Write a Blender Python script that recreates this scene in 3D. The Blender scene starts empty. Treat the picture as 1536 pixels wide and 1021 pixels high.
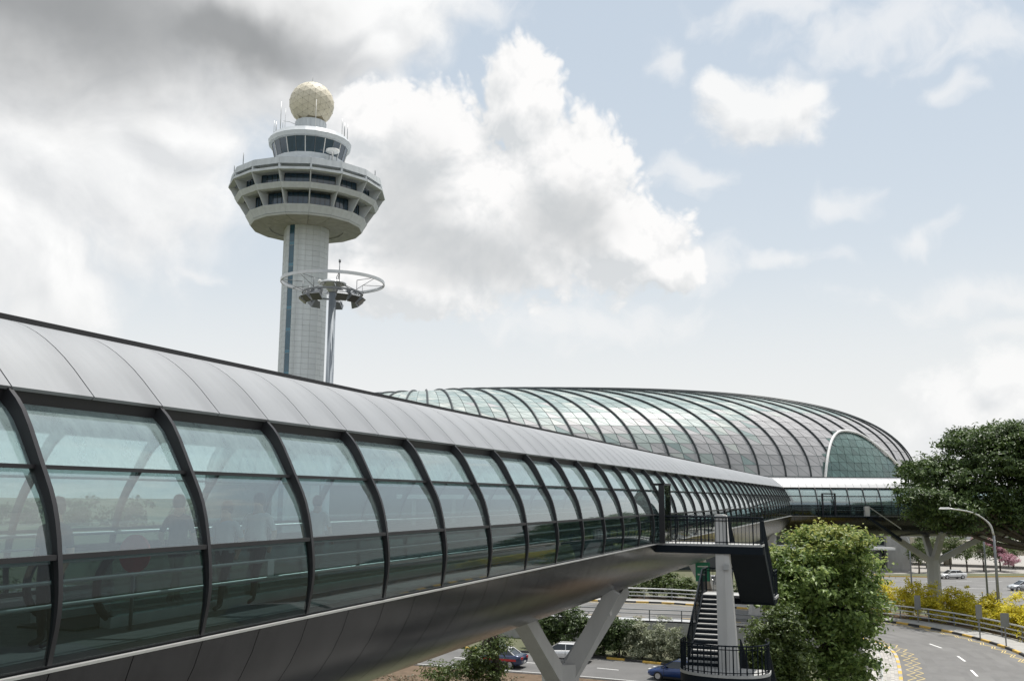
import bpy, bmesh, math, random
import numpy as np
from mathutils import Vector, Matrix

R = math.radians
PI = math.pi
random.seed(7)
rng = np.random.default_rng(11)
sc = bpy.context.scene
COL = sc.collection

# ------------------------------------------------------------------ camera
EYE = np.array([0., 0., 13.])
FPX, CXP, CYP = 1450., 768., 510.5
PITCH, ROLL = math.atan(234 / FPX), .0065
FWD = np.array([0, math.cos(PITCH), math.sin(PITCH)])
U0 = np.array([0, -math.sin(PITCH), math.cos(PITCH)])
R0 = np.array([1., 0, 0])
UP = U0 * math.cos(ROLL) - R0 * math.sin(ROLL)
RT = R0 * math.cos(ROLL) + U0 * math.sin(ROLL)
cd = bpy.data.cameras.new('camera')
cam = bpy.data.objects.new('camera', cd)
COL.objects.link(cam)
cam.matrix_world = Matrix(((RT[0], UP[0], -FWD[0], EYE[0]), (RT[1], UP[1], -FWD[1], EYE[1]), (RT[2], UP[2], -FWD[2], EYE[2]), (0, 0, 0, 1)))
cd.sensor_width = 36
cd.lens = FPX / 1536 * 36
cd.clip_start, cd.clip_end = .1, 6000
sc.camera = cam


def ray(x, y):
    return FWD + RT * (x - CXP) / FPX - UP * (y - CYP) / FPX


def at(x, y, Y):            # the point seen at photo pixel (x, y), Y metres ahead
    d = ray(x, y)
    return EYE + d * Y / d[1]


def ground_at(x, y, z=0.):
    d = ray(x, y)
    return EYE + d * (z - EYE[2]) / d[2]


# ------------------------------------------------------------------ light
SUN_AZ, SUN_EL = R(38), R(74)       # azimuth clockwise from straight ahead (+Y)
sun_dir = Vector((math.sin(SUN_AZ) * math.cos(SUN_EL), math.cos(SUN_AZ) * math.cos(SUN_EL), math.sin(SUN_EL)))
sl = bpy.data.lights.new('sun', 'SUN')
sl.energy, sl.angle, sl.color = 3.6, R(.6), (1, .965, .91)
so = bpy.data.objects.new('sun', sl)
so.rotation_euler = sun_dir.to_track_quat('Z', 'Y').to_euler()
so.location = (0, 0, 200)
COL.objects.link(so)
sc.view_settings.view_transform = 'Standard'
sc.view_settings.look = 'None'
sc.view_settings.exposure = .35
sc.view_settings.gamma = 1
sc.view_settings.use_curve_mapping = False
sc.cycles.max_bounces = 10
sc.cycles.transparent_max_bounces = 24
sc.cycles.glossy_bounces = 4
sc.cycles.diffuse_bounces = 3
sc.cycles.sample_clamp_indirect = 6
sc.cycles.caustics_reflective = False


# ------------------------------------------------------------------ world: sky + clouds
def build_world():
    w = bpy.data.worlds.new('World')
    sc.world = w
    w.use_nodes = True
    nt = w.node_tree
    nt.nodes.clear()

    class G:                                    # tiny expression helper on one node tree
        def __init__(s, t): s.t = t
        def put(s, sock, v):
            if isinstance(v, (int, float)): sock.default_value = v
            elif isinstance(v, (tuple, list)): sock.default_value = v
            else: s.t.links.new(v, sock)
        def m(s, op, a, b=0., c=0., clamp=False):
            n = s.t.nodes.new('ShaderNodeMath'); n.operation = op; n.use_clamp = clamp
            s.put(n.inputs[0], a); s.put(n.inputs[1], b); s.put(n.inputs[2], c)
            return n.outputs[0]
        def v(s, op, a, b=(0, 0, 0), out=0, scale=None):
            n = s.t.nodes.new('ShaderNodeVectorMath'); n.operation = op
            s.put(n.inputs[0], a); s.put(n.inputs[1], b)
            if scale is not None: s.put(n.inputs['Scale'], scale)
            return n.outputs[out]
        def noise(s, vec, scale, detail, rough=.55, col=False):
            n = s.t.nodes.new('ShaderNodeTexNoise'); n.inputs['Scale'].default_value = scale
            n.inputs['Detail'].default_value = detail; n.inputs['Roughness'].default_value = rough
            s.put(n.inputs['Vector'], vec)
            return n.outputs['Color' if col else 'Fac']
        def ss(s, x, lo, hi):
            n = s.t.nodes.new('ShaderNodeMapRange'); n.interpolation_type = 'SMOOTHSTEP'
            s.put(n.inputs['Value'], x); n.inputs['From Min'].default_value = lo; n.inputs['From Max'].default_value = hi
            return n.outputs[0]
        def mix(s, f, a, b):
            n = s.t.nodes.new('ShaderNodeMix'); n.data_type = 'RGBA'
            s.put(n.inputs[0], f); s.put(n.inputs[6], a); s.put(n.inputs[7], b)
            return n.outputs[2]

    def ang(x, y):                              # photo pixel -> azimuth, elevation
        d = ray(x, y)
        return math.atan2(d[0], d[1]), math.asin(d[2] / np.linalg.norm(d))

    def blobs(g, P, lst, k=.12):
        out = None
        for (u, v, ru, rv) in lst:
            d = g.v('LENGTH', g.v('MULTIPLY', g.v('SUBTRACT', P, (u, v, 0)), (1 / ru, 1 / rv, 0)), out=1)
            e = g.m('SUBTRACT', 1., d)
            out = e if out is None else g.m('SMOOTH_MAX', out, e, k)
        return out

    def px(lst):
        return [(*ang(x, y), rx / FPX, ry / FPX) for (x, y, rx, ry) in lst]

    # main cumulus, small cumuli, dark mass at top left, all as soft directions in the sky
    solid = px([(720, 330, 230, 140), (785, 150, 75, 80), (640, 210, 130, 100), (860, 260, 110, 110), (930, 360, 110, 90),
                (560, 190, 90, 75), (600, 420, 170, 70), (520, 300, 60, 120), (1000, 400, 60, 40)])
    mass = px([(60, 60, 420, 200), (330, 60, 300, 120), (120, 260, 230, 160), (260, 210, 120, 80), (60, 430, 110, 90), (-40, 330, 180, 180),
               (520, 30, 190, 70), (560, 80, 60, 60)])
    wisp = px([(1215, 150, 40, 60), (1020, 255, 55, 30), (1000, 85, 40, 45), (1270, 310, 50, 20), (1380, 357, 55, 24),
               (1330, 40, 150, 45), (1480, 60, 120, 40), (1180, 10, 140, 30), (720, 10, 60, 30), (1060, 400, 60, 45), (1180, 400, 80, 20),
               (1460, 430, 160, 25), (285, 403, 40, 14), (1560, 480, 120, 22), (880, 480, 190, 40), (1430, 140, 40, 20)])
    puff = px([(1140, 160, 80, 50), (1130, 190, 50, 30), (1500, 640, 90, 40), (1110, 165, 75, 60), (1185, 165, 60, 52), (1075, 130, 40, 30), (1215, 130, 25, 25), (1440, 630, 90, 80), (1500, 580, 70, 66), (1560, 620, 90, 90)])
    rr = random.Random(5)
    for i in range(15):                         # the same kind of clouds all the way round, outside the frame
        u = .95 + (i + rr.random() * .8) * (2 * PI - 1.9) / 15
        if u > PI: u -= 2 * PI
        v = rr.uniform(.12, .75)
        r = rr.uniform(.14, .34)
        (solid if i % 2 else mass).append((u, v, r * 1.25, r * .75))
        solid.append((u + .5 * r, v + .3 * r, r * .7, r * .6))
    mass += [(.3, 1.05, .35, .22), (2.2, 1.1, .8, .2), (-1.8, 1.15, 1., .2)]

    # group: cloud field at an angular position
    def field_group(name, lst, warp, amp, scale, billow=0.):
        t = bpy.data.node_groups.new(name, 'ShaderNodeTree')
        t.interface.new_socket('P', in_out='INPUT', socket_type='NodeSocketVector')
        t.interface.new_socket('F', in_out='OUTPUT', socket_type='NodeSocketFloat')
        gi, go = t.nodes.new('NodeGroupInput'), t.nodes.new('NodeGroupOutput')
        g = G(t)
        P = gi.outputs[0]
        n1 = g.noise(P, scale, 3, .5, col=True)
        Pw = g.v('ADD', P, g.v('SCALE', g.v('SUBTRACT', n1, (.5, .5, .5)), scale=warp))
        f = blobs(g, Pw, lst)
        if billow:                              # cauliflower edges: rounded lumps between sharp creases
            for sc_, am in ((scale * 1.5, .55), (scale * 3.6, .34), (scale * 8, .18), (scale * 18, .10)):
                n2 = g.noise(Pw, sc_, 1, .4)
                f = g.m('ADD', f, g.m('MULTIPLY', g.m('SUBTRACT', g.m('ABSOLUTE', g.m('SUBTRACT', g.m('MULTIPLY', n2, 2.), 1.)), .16), am * billow))
            n2 = g.noise(Pw, scale * 6, 6, .6)
        else:
            n2 = g.noise(Pw, scale * 2.6, 8, .58)
        f = g.m('ADD', f, g.m('MULTIPLY', g.m('SUBTRACT', n2, .5), amp))
        t.links.new(f, go.inputs[0])
        return t

    gs = field_group('cumulus_field', solid, .05, .30, 8, 1.15)
    gp = field_group('puff_field', puff, .05, .7, 9, .6)
    gm = field_group('mass_field', mass, .16, 1.25, 5)
    gw = field_group('wisp_field', wisp, .10, 1.9, 11)
    g = G(nt)
    tc = nt.nodes.new('ShaderNodeTexCoord')
    sep = nt.nodes.new('ShaderNodeSeparateXYZ')
    nt.links.new(tc.outputs['Generated'], sep.inputs[0])
    X, Y, Z = sep.outputs
    u = g.m('ARCTAN2', X, Y)
    v = g.m('ARCSINE', Z)
    cb = nt.nodes.new('ShaderNodeCombineXYZ')
    nt.links.new(u, cb.inputs[0]); nt.links.new(v, cb.inputs[1])
    P = cb.outputs[0]

    def ev(grp, P):
        n = nt.nodes.new('ShaderNodeGroup'); n.node_tree = grp
        nt.links.new(P, n.inputs[0])
        return n.outputs[0]
    P2 = g.v('ADD', P, (.010, .020, 0))
    fs, fs2 = ev(gs, P), ev(gs, P2)
    fm, fm2 = ev(gm, P), ev(gm, P2)
    fw = ev(gw, P)
    fp, fp2 = ev(gp, P), ev(gp, P2)
    lp = g.m('ADD', .66, g.m('MULTIPLY', g.m('SUBTRACT', fp, fp2), 1.1), clamp=True)
    ds, dm, dw = g.ss(fs, -.06, .19), g.ss(fm, -.28, .40), g.ss(fw, -.25, .95)
    ls = g.m('ADD', .60, g.m('MULTIPLY', g.m('SUBTRACT', fs, fs2), 1.5), clamp=True)
    lm = g.m('ADD', .52, g.m('MULTIPLY', g.m('SUBTRACT', fm, fm2), 1.5), clamp=True)
    # thick parts are grey underneath
    dark_s = g.ss(blobs(g, g.v('ADD', P, g.v('SCALE', g.v('SUBTRACT', g.noise(P, 6, 4, .6, col=True), (.5, .5, .5)), scale=.16)),
                        px([(700, 380, 190, 80), (600, 330, 90, 130), (850, 330, 90, 70), (1480, 640, 60, 30)])), -.1, .75)
    dark_m = g.ss(blobs(g, g.v('ADD', P, g.v('SCALE', g.v('SUBTRACT', g.noise(P, 4, 5, .55, col=True), (.5, .5, .5)), scale=.20)),
                        px([(10, -20, 400, 170), (330, 60, 190, 80)], ), .3), -.35, .8)
    # colours are radiances times ten (the background strength is 0.1)
    cs = g.mix(ls, (5.4, 5.6, 5.75, 1), (7.75, 7.7, 7.65, 1))
    cs = g.mix(g.m('MULTIPLY', dark_s, .72), cs, (4.6, 4.75, 4.85, 1))
    cm = g.mix(lm, (6.0, 6.1, 6.2, 1), (7.9, 7.9, 7.85, 1))
    cm = g.mix(g.m('MULTIPLY', dark_m, .85), cm, (1.9, 1.96, 2.0, 1))
    sky = nt.nodes.new('ShaderNodeTexSky')
    sky.sky_type = 'NISHITA'
    sky.sun_disc = False
    sky.sun_elevation, sky.sun_rotation = SUN_EL, SUN_AZ
    sky.air_density, sky.dust_density, sky.ozone_density = 1., 2.5, 1.
    hz = g.m('POWER', 2.718, g.m('MULTIPLY', g.m('ABSOLUTE', v), -4.2))
    base = g.mix(.62, sky.outputs[0], (4.9, 5.7, 6.25, 1))
    c = g.mix(g.m('MULTIPLY', hz, 1.05, clamp=True), base, (7.0, 7.1, 7.1, 1))
    c = g.mix(g.m('MULTIPLY', dw, .62), c, (7.4, 7.4, 7.4, 1))
    c = g.mix(g.m('MULTIPLY', dm, .96), c, cm)
    c = g.mix(ds, c, cs)
    hb = g.m('MULTIPLY', g.ss(v, .26, .03), .85)      # milky air low down
    c = g.mix(hb, c, (6.9, 6.95, 6.9, 1))
    c = g.mix(g.m('MULTIPLY', g.ss(fp, -.12, .55), .92), c, g.mix(lp, (5.9, 6.05, 6.2, 1), (7.6, 7.6, 7.55, 1)))
    bg = nt.nodes.new('ShaderNodeBackground')
    bg.inputs['Strength'].default_value = .1
    nt.links.new(c, bg.inputs['Color'])
    out = nt.nodes.new('ShaderNodeOutputWorld')
    nt.links.new(bg.outputs[0], out.inputs[0])
    w.cycles.sampling_method = 'MANUAL'
    w.cycles.sample_map_resolution = 512


build_world()


# ------------------------------------------------------------------ materials
def mat(name, col, rough=.6, metal=0., var=.12, scale=3., bump=0., spec=.5, streak=None, col2=None, coat=0., bscale=None, island=0., detail=5):
    m = bpy.data.materials.new(name)
    m.use_nodes = True
    nt = m.node_tree
    b = nt.nodes['Principled BSDF']
    b.inputs['Roughness'].default_value = rough
    b.inputs['Metallic'].default_value = metal
    b.inputs['Specular IOR Level'].default_value = spec
    b.inputs['Coat Weight'].default_value = coat
    tc = nt.nodes.new('ShaderNodeTexCoord')
    mp = nt.nodes.new('ShaderNodeMapping')
    nt.links.new(tc.outputs['Object'], mp.inputs['Vector'])
    if streak: mp.inputs['Scale'].default_value = streak
    n = nt.nodes.new('ShaderNodeTexNoise')
    n.inputs['Scale'].default_value = scale
    n.inputs['Detail'].default_value = detail
    n.inputs['Roughness'].default_value = .6
    nt.links.new(mp.outputs[0], n.inputs['Vector'])
    rp = nt.nodes.new('ShaderNodeValToRGB')
    rp.color_ramp.elements[0].position, rp.color_ramp.elements[1].position = .3, .7
    a = col2 or tuple(c * (1 - var) for c in col)
    bcol = col if col2 else tuple(min(1, c * (1 + var)) for c in col)
    rp.color_ramp.elements[0].color = (*a, 1)
    rp.color_ramp.elements[1].color = (*bcol, 1)
    nt.links.new(n.outputs['Fac'], rp.inputs[0])
    last = rp.outputs[0]
    if island:
        ge = nt.nodes.new('ShaderNodeNewGeometry')
        oi = nt.nodes.new('ShaderNodeObjectInfo')
        ad = nt.nodes.new('ShaderNodeMath'); ad.operation = 'ADD'
        nt.links.new(ge.outputs['Random Per Island'], ad.inputs[0]); nt.links.new(oi.outputs['Random'], ad.inputs[1])
        fr = nt.nodes.new('ShaderNodeMath'); fr.operation = 'FRACT'
        nt.links.new(ad.outputs[0], fr.inputs[0])
        mr = nt.nodes.new('ShaderNodeMapRange')
        mr.inputs['To Min'].default_value, mr.inputs['To Max'].default_value = 1 - island, 1 + island
        nt.links.new(fr.outputs[0], mr.inputs['Value'])
        vm = nt.nodes.new('ShaderNodeVectorMath'); vm.operation = 'SCALE'
        nt.links.new(last, vm.inputs[0]); nt.links.new(mr.outputs[0], vm.inputs['Scale'])
        last = vm.outputs[0]
    nt.links.new(last, b.inputs['Base Color'])
    if bump:
        n2 = nt.nodes.new('ShaderNodeTexNoise')
        n2.inputs['Scale'].default_value = bscale or scale * 6
        n2.inputs['Detail'].default_value = 6
        nt.links.new(mp.outputs[0], n2.inputs['Vector'])
        bp = nt.nodes.new('ShaderNodeBump')
        bp.inputs['Strength'].default_value = bump
        bp.inputs['Distance'].default_value = .05
        nt.links.new(n2.outputs['Fac'], bp.inputs['Height'])
        nt.links.new(bp.outputs[0], b.inputs['Normal'])
    return m


def glass(name, tint=(.62, .78, .76), refl=.1, dirt_haze=.1, dirt_haze_col=(.55, .6, .58), rough=.02, streaks=(7, 7, .35), ior=1.6):  # diffuse layer holds streaky dirt plus brightness put in for the row
    m = bpy.data.materials.new(name)
    m.use_nodes = True
    nt = m.node_tree
    nt.nodes.clear()
    L = nt.links.new
    tr = nt.nodes.new('ShaderNodeBsdfTransparent'); tr.inputs[0].default_value = (*tint, 1)
    gl = nt.nodes.new('ShaderNodeBsdfGlossy'); gl.inputs['Roughness'].default_value = rough; gl.inputs[0].default_value = (.92, .97, .97, 1)
    df0 = nt.nodes.new('ShaderNodeBsdfDiffuse'); df0.inputs[0].default_value = (*dirt_haze_col, 1)
    tl = nt.nodes.new('ShaderNodeBsdfTranslucent'); tl.inputs[0].default_value = (*dirt_haze_col, 1)
    df = nt.nodes.new('ShaderNodeMixShader'); df.inputs[0].default_value = .35
    L(df0.outputs[0], df.inputs[1]); L(tl.outputs[0], df.inputs[2])
    fr = nt.nodes.new('ShaderNodeFresnel'); fr.inputs['IOR'].default_value = ior
    ad = nt.nodes.new('ShaderNodeMath'); ad.operation = 'ADD'; ad.use_clamp = True; ad.inputs[1].default_value = refl
    L(fr.outputs[0], ad.inputs[0])
    ge = nt.nodes.new('ShaderNodeNewGeometry')
    fl = nt.nodes.new('ShaderNodeMath'); fl.operation = 'SUBTRACT'; fl.inputs[0].default_value = 1; L(ge.outputs['Backfacing'], fl.inputs[1])
    mb_ = nt.nodes.new('ShaderNodeMath'); mb_.operation = 'MULTIPLY'; L(ad.outputs[0], mb_.inputs[0]); L(fl.outputs[0], mb_.inputs[1])
    ad = mb_
    m1 = nt.nodes.new('ShaderNodeMixShader'); L(ad.outputs[0], m1.inputs[0]); L(tr.outputs[0], m1.inputs[1]); L(gl.outputs[0], m1.inputs[2])
    tc = nt.nodes.new('ShaderNodeTexCoord'); mp = nt.nodes.new('ShaderNodeMapping'); mp.inputs['Scale'].default_value = streaks
    L(tc.outputs['Object'], mp.inputs[0])
    oi = nt.nodes.new('ShaderNodeObjectInfo')
    L(oi.outputs['Location'], mp.inputs['Location'])
    n = nt.nodes.new('ShaderNodeTexNoise'); n.inputs['Scale'].default_value = 3.; n.inputs['Detail'].default_value = 6; n.inputs['Roughness'].default_value = .7
    L(mp.outputs[0], n.inputs['Vector'])
    mr = nt.nodes.new('ShaderNodeMapRange'); mr.inputs['From Min'].default_value, mr.inputs['From Max'].default_value = .3, .75
    mr.inputs['To Min'].default_value, mr.inputs['To Max'].default_value = dirt_haze * .72, dirt_haze * 1.28
    L(n.outputs['Fac'], mr.inputs['Value'])
    md = nt.nodes.new('ShaderNodeMath'); md.operation = 'MULTIPLY'; L(mr.outputs[0], md.inputs[0]); L(fl.outputs[0], md.inputs[1])
    m2 = nt.nodes.new('ShaderNodeMixShader'); L(md.outputs[0], m2.inputs[0]); L(m1.outputs[0], m2.inputs[1]); L(df.outputs[0], m2.inputs[2])
    o = nt.nodes.new('ShaderNodeOutputMaterial'); L(m2.outputs[0], o.inputs[0])
    return m


def leafmat(name, dark, light, trans=.35, scale=.8, tip=None, tip_from=.6, tip_to=1.):
    m = bpy.data.materials.new(name)
    m.use_nodes = True
    nt = m.node_tree
    nt.nodes.clear()
    L = nt.links.new
    tc = nt.nodes.new('ShaderNodeTexCoord')
    n = nt.nodes.new('ShaderNodeTexNoise'); n.inputs['Scale'].default_value = scale; n.inputs['Detail'].default_value = 3
    L(tc.outputs['Object'], n.inputs['Vector'])
    ge = nt.nodes.new('ShaderNodeNewGeometry')
    ad = nt.nodes.new('ShaderNodeMath'); ad.operation = 'MULTIPLY_ADD'; ad.inputs[1].default_value = .5; L(ge.outputs['Random Per Island'], ad.inputs[0])
    mm = nt.nodes.new('ShaderNodeMath'); mm.operation = 'MULTIPLY'; mm.inputs[1].default_value = .6; L(n.outputs['Fac'], mm.inputs[0])
    L(mm.outputs[0], ad.inputs[2])
    rp = nt.nodes.new('ShaderNodeValToRGB')
    rp.color_ramp.elements[0].position, rp.color_ramp.elements[1].position = .25, .78
    rp.color_ramp.elements[0].color = (*dark, 1); rp.color_ramp.elements[1].color = (*light, 1)
    L(ad.outputs[0], rp.inputs[0])
    last = rp.outputs[0]
    if tip:                                  # young shoots, another leaf colour near the top of the plant
        sp = nt.nodes.new('ShaderNodeSeparateXYZ'); L(tc.outputs['Generated'], sp.inputs[0])
        a2 = nt.nodes.new('ShaderNodeMath'); a2.operation = 'MULTIPLY_ADD'; a2.inputs[1].default_value = .35; L(n.outputs['Fac'], a2.inputs[0]); L(sp.outputs[2], a2.inputs[2])
        a3 = nt.nodes.new('ShaderNodeMath'); a3.operation = 'MULTIPLY_ADD'; a3.inputs[1].default_value = .3; L(ge.outputs['Random Per Island'], a3.inputs[0]); L(a2.outputs[0], a3.inputs[2])
        mr = nt.nodes.new('ShaderNodeMapRange'); mr.inputs['From Min'].default_value, mr.inputs['From Max'].default_value = tip_from + .3, tip_to + .3
        L(a3.outputs[0], mr.inputs['Value'])
        mx = nt.nodes.new('ShaderNodeMix'); mx.data_type = 'RGBA'
        L(mr.outputs[0], mx.inputs[0]); L(last, mx.inputs[6]); mx.inputs[7].default_value = (*tip, 1)
        last = mx.outputs[2]
    d = nt.nodes.new('ShaderNodeBsdfPrincipled'); d.inputs['Roughness'].default_value = .45; d.inputs['Specular IOR Level'].default_value = .45
    L(last, d.inputs['Base Color'])
    t = nt.nodes.new('ShaderNodeBsdfTranslucent'); L(last, t.inputs[0])
    mx = nt.nodes.new('ShaderNodeMixShader'); mx.inputs[0].default_value = trans
    L(d.outputs[0], mx.inputs[1]); L(t.outputs[0], mx.inputs[2])
    o = nt.nodes.new('ShaderNodeOutputMaterial'); L(mx.outputs[0], o.inputs[0])
    return m


M = {}
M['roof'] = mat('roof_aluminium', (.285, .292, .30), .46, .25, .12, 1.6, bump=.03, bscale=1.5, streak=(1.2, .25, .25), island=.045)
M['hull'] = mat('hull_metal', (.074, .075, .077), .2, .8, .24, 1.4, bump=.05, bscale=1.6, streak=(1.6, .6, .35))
M['frame'] = mat('dark_frame', (.038, .038, .041), .5, .2, .10, 2, spec=.4)
M['sill'] = mat('bright_sill', (.55, .55, .54), .35, .4, .06, 2)
M['liner'] = mat('dark_liner', (.03, .03, .032), .8)
M['ceiling'] = mat('ceiling_lining', (.62, .63, .63), .7)
M['floor'] = mat('bridge_carpet', (.13, .13, .13), .8, 0, .2, 5)
M['pane_top'] = glass('glass_upper', (.87, .955, .955), .22, .36, (.58, .745, .75), streaks=(1.5, 1.5, .12))  # pale layer: frit plus sky reflection painted into the upper row
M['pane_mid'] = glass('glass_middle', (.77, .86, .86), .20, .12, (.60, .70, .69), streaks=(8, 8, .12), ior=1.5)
M['pane_low'] = glass('glass_lower', (.56, .63, .63), .012, .025, (.3, .34, .33), ior=1.3, streaks=(9, 9, .25))  # same glass with the dimness of the lower row put into its tint
M['stair_metal'] = mat('stair_metal', (.012, .017, .023), .6, 0, .1, 2, spec=.12)
M['stair_light'] = mat('stair_tread', (.44, .44, .43), .6, 0, .12, 6)
M['white_conc'] = mat('white_concrete', (.60, .59, .57), .75, 0, .07, 1.5, bump=.1, streak=(1, 1, .3))
M['conc'] = mat('concrete', (.36, .355, .34), .85, 0, .16, 1.2, bump=.2, streak=(1, 1, .4))
M['pylon'] = mat('pylon_paint', (.46, .455, .44), .6, 0, .07, 1.5, streak=(1, 1, .3))
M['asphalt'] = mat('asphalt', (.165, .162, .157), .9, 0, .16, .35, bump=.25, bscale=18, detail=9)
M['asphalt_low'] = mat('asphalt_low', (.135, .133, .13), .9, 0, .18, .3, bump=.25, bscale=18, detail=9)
M['paver'] = mat('paver', (.40, .38, .35), .85, 0, .15, 2, island=.18)
M['soil'] = mat('mulch', (.16, .11, .07), .95, 0, .4, 1.2, bump=.5, col2=(.09, .06, .035))
M['white_paint'] = mat('white_paint', (.78, .78, .76), .6, 0, .06, 4)
M['zig_paint'] = mat('zigzag_paint', (.62, .48, .20), .7, 0, .2, 3)
M['yellow_paint'] = mat('yellow_paint', (.62, .40, .08), .6, 0, .12, 4)
M['black_paint'] = mat('black_paint', (.03, .03, .03), .6, 0, .2, 4)
M['steel'] = mat('galvanised_steel', (.55, .56, .56), .4, .6, .08, 2)
M['mast'] = mat('mast_paint', (.26, .29, .32), .6, .1, .06, 1)
M['steel_dark'] = mat('painted_steel', (.22, .23, .24), .45, .4, .08, 2)
M['tower_tile'] = mat('tower_tile', (.575, .61, .635), .7, 0, .13, .5, island=.04, streak=(1, 1, .3))
M['tower_grout'] = mat('tower_joint', (.42, .43, .435), .9)
M['tower_band'] = mat('tower_band', (.555, .585, .61), .75, 0, .10, .6, streak=(2.5, 2.5, .25), island=.03)
M['tower_white'] = mat('tower_white', (.56, .59, .615), .5, 0, .05, 1)
M['tower_glass'] = mat('tower_glass', (.03, .06, .095), .07, 0, .2, 1, spec=.9)
M['strip_glass'] = mat('strip_glass', (.03, .10, .15), .08, 0, .2, 1, spec=.9)
M['strip_light'] = mat('strip_spandrel', (.10, .23, .32), .2, 0, .1, 1)
M['radome'] = mat('radome_cream', (.66, .605, .485), .6, 0, .05, .6, island=.05)
M['radome_joint'] = mat('radome_joint', (.34, .29, .20), .7)
M['dome_rib'] = mat('dome_rib', (.035, .042, .045), .45, .3)
M['dome_shell'] = mat('dome_joint', (.17, .20, .20), .7)
M['dg0'] = mat('dome_glass_teal', (.275, .345, .34), .36, .0, .10, .3, spec=.22, island=.10)
M['dg1'] = mat('dome_glass_pale', (.355, .41, .395), .40, .0, .06, .3, spec=.22, island=.08)
M['dg2'] = mat('dome_panel_pink', (.365, .362, .37), .5, .0, .05, .3, island=.07)
M['dg3'] = mat('dome_glass_bright', (.47, .50, .475), .42, .0, .04, .3, spec=.2, island=.06)
M['arch_glass'] = mat('arch_glass', (.09, .155, .145), .10, .3, .12, .3, spec=.9, island=.22)
M['bark'] = mat('bark', (.10, .085, .07), .95, 0, .3, 3, bump=.6, streak=(2, 2, .5))
M['rubber'] = mat('tyre', (.02, .02, .02), .85)
M['rim'] = mat('wheel_rim', (.5, .5, .51), .35, .8)
M['car_glass'] = mat('car_glass', (.015, .018, .02), .05, 0, .1, 1, spec=.9)
M['red'] = mat('red_plastic', (.45, .03, .03), .35)
M['flood_lens'] = mat('flood_lens', (.10, .10, .10), .15)
M['lamp_lens'] = mat('lamp_lens', (.75, .75, .72), .15)
M['green_sign'] = mat('green_sign', (.02, .20, .11), .5)
M['grass'] = mat('ground_grass', (.085, .10, .045), .95, 0, .3, .2, bump=.3, col2=(.12, .115, .075), detail=8)
M['cream'] = mat('cream_wall', (.66, .60, .49), .75, 0, .06, .5)
M['white_fl'] = mat('white_panel', (.70, .70, .69), .5)
M['dark_glass'] = mat('curtain_glass', (.03, .04, .045), .08, 0, .2, 1, spec=.8)
M['skin'] = mat('skin', (.45, .29, .2), .6)
M['hair'] = mat('hair', (.02, .015, .012), .5)


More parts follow.
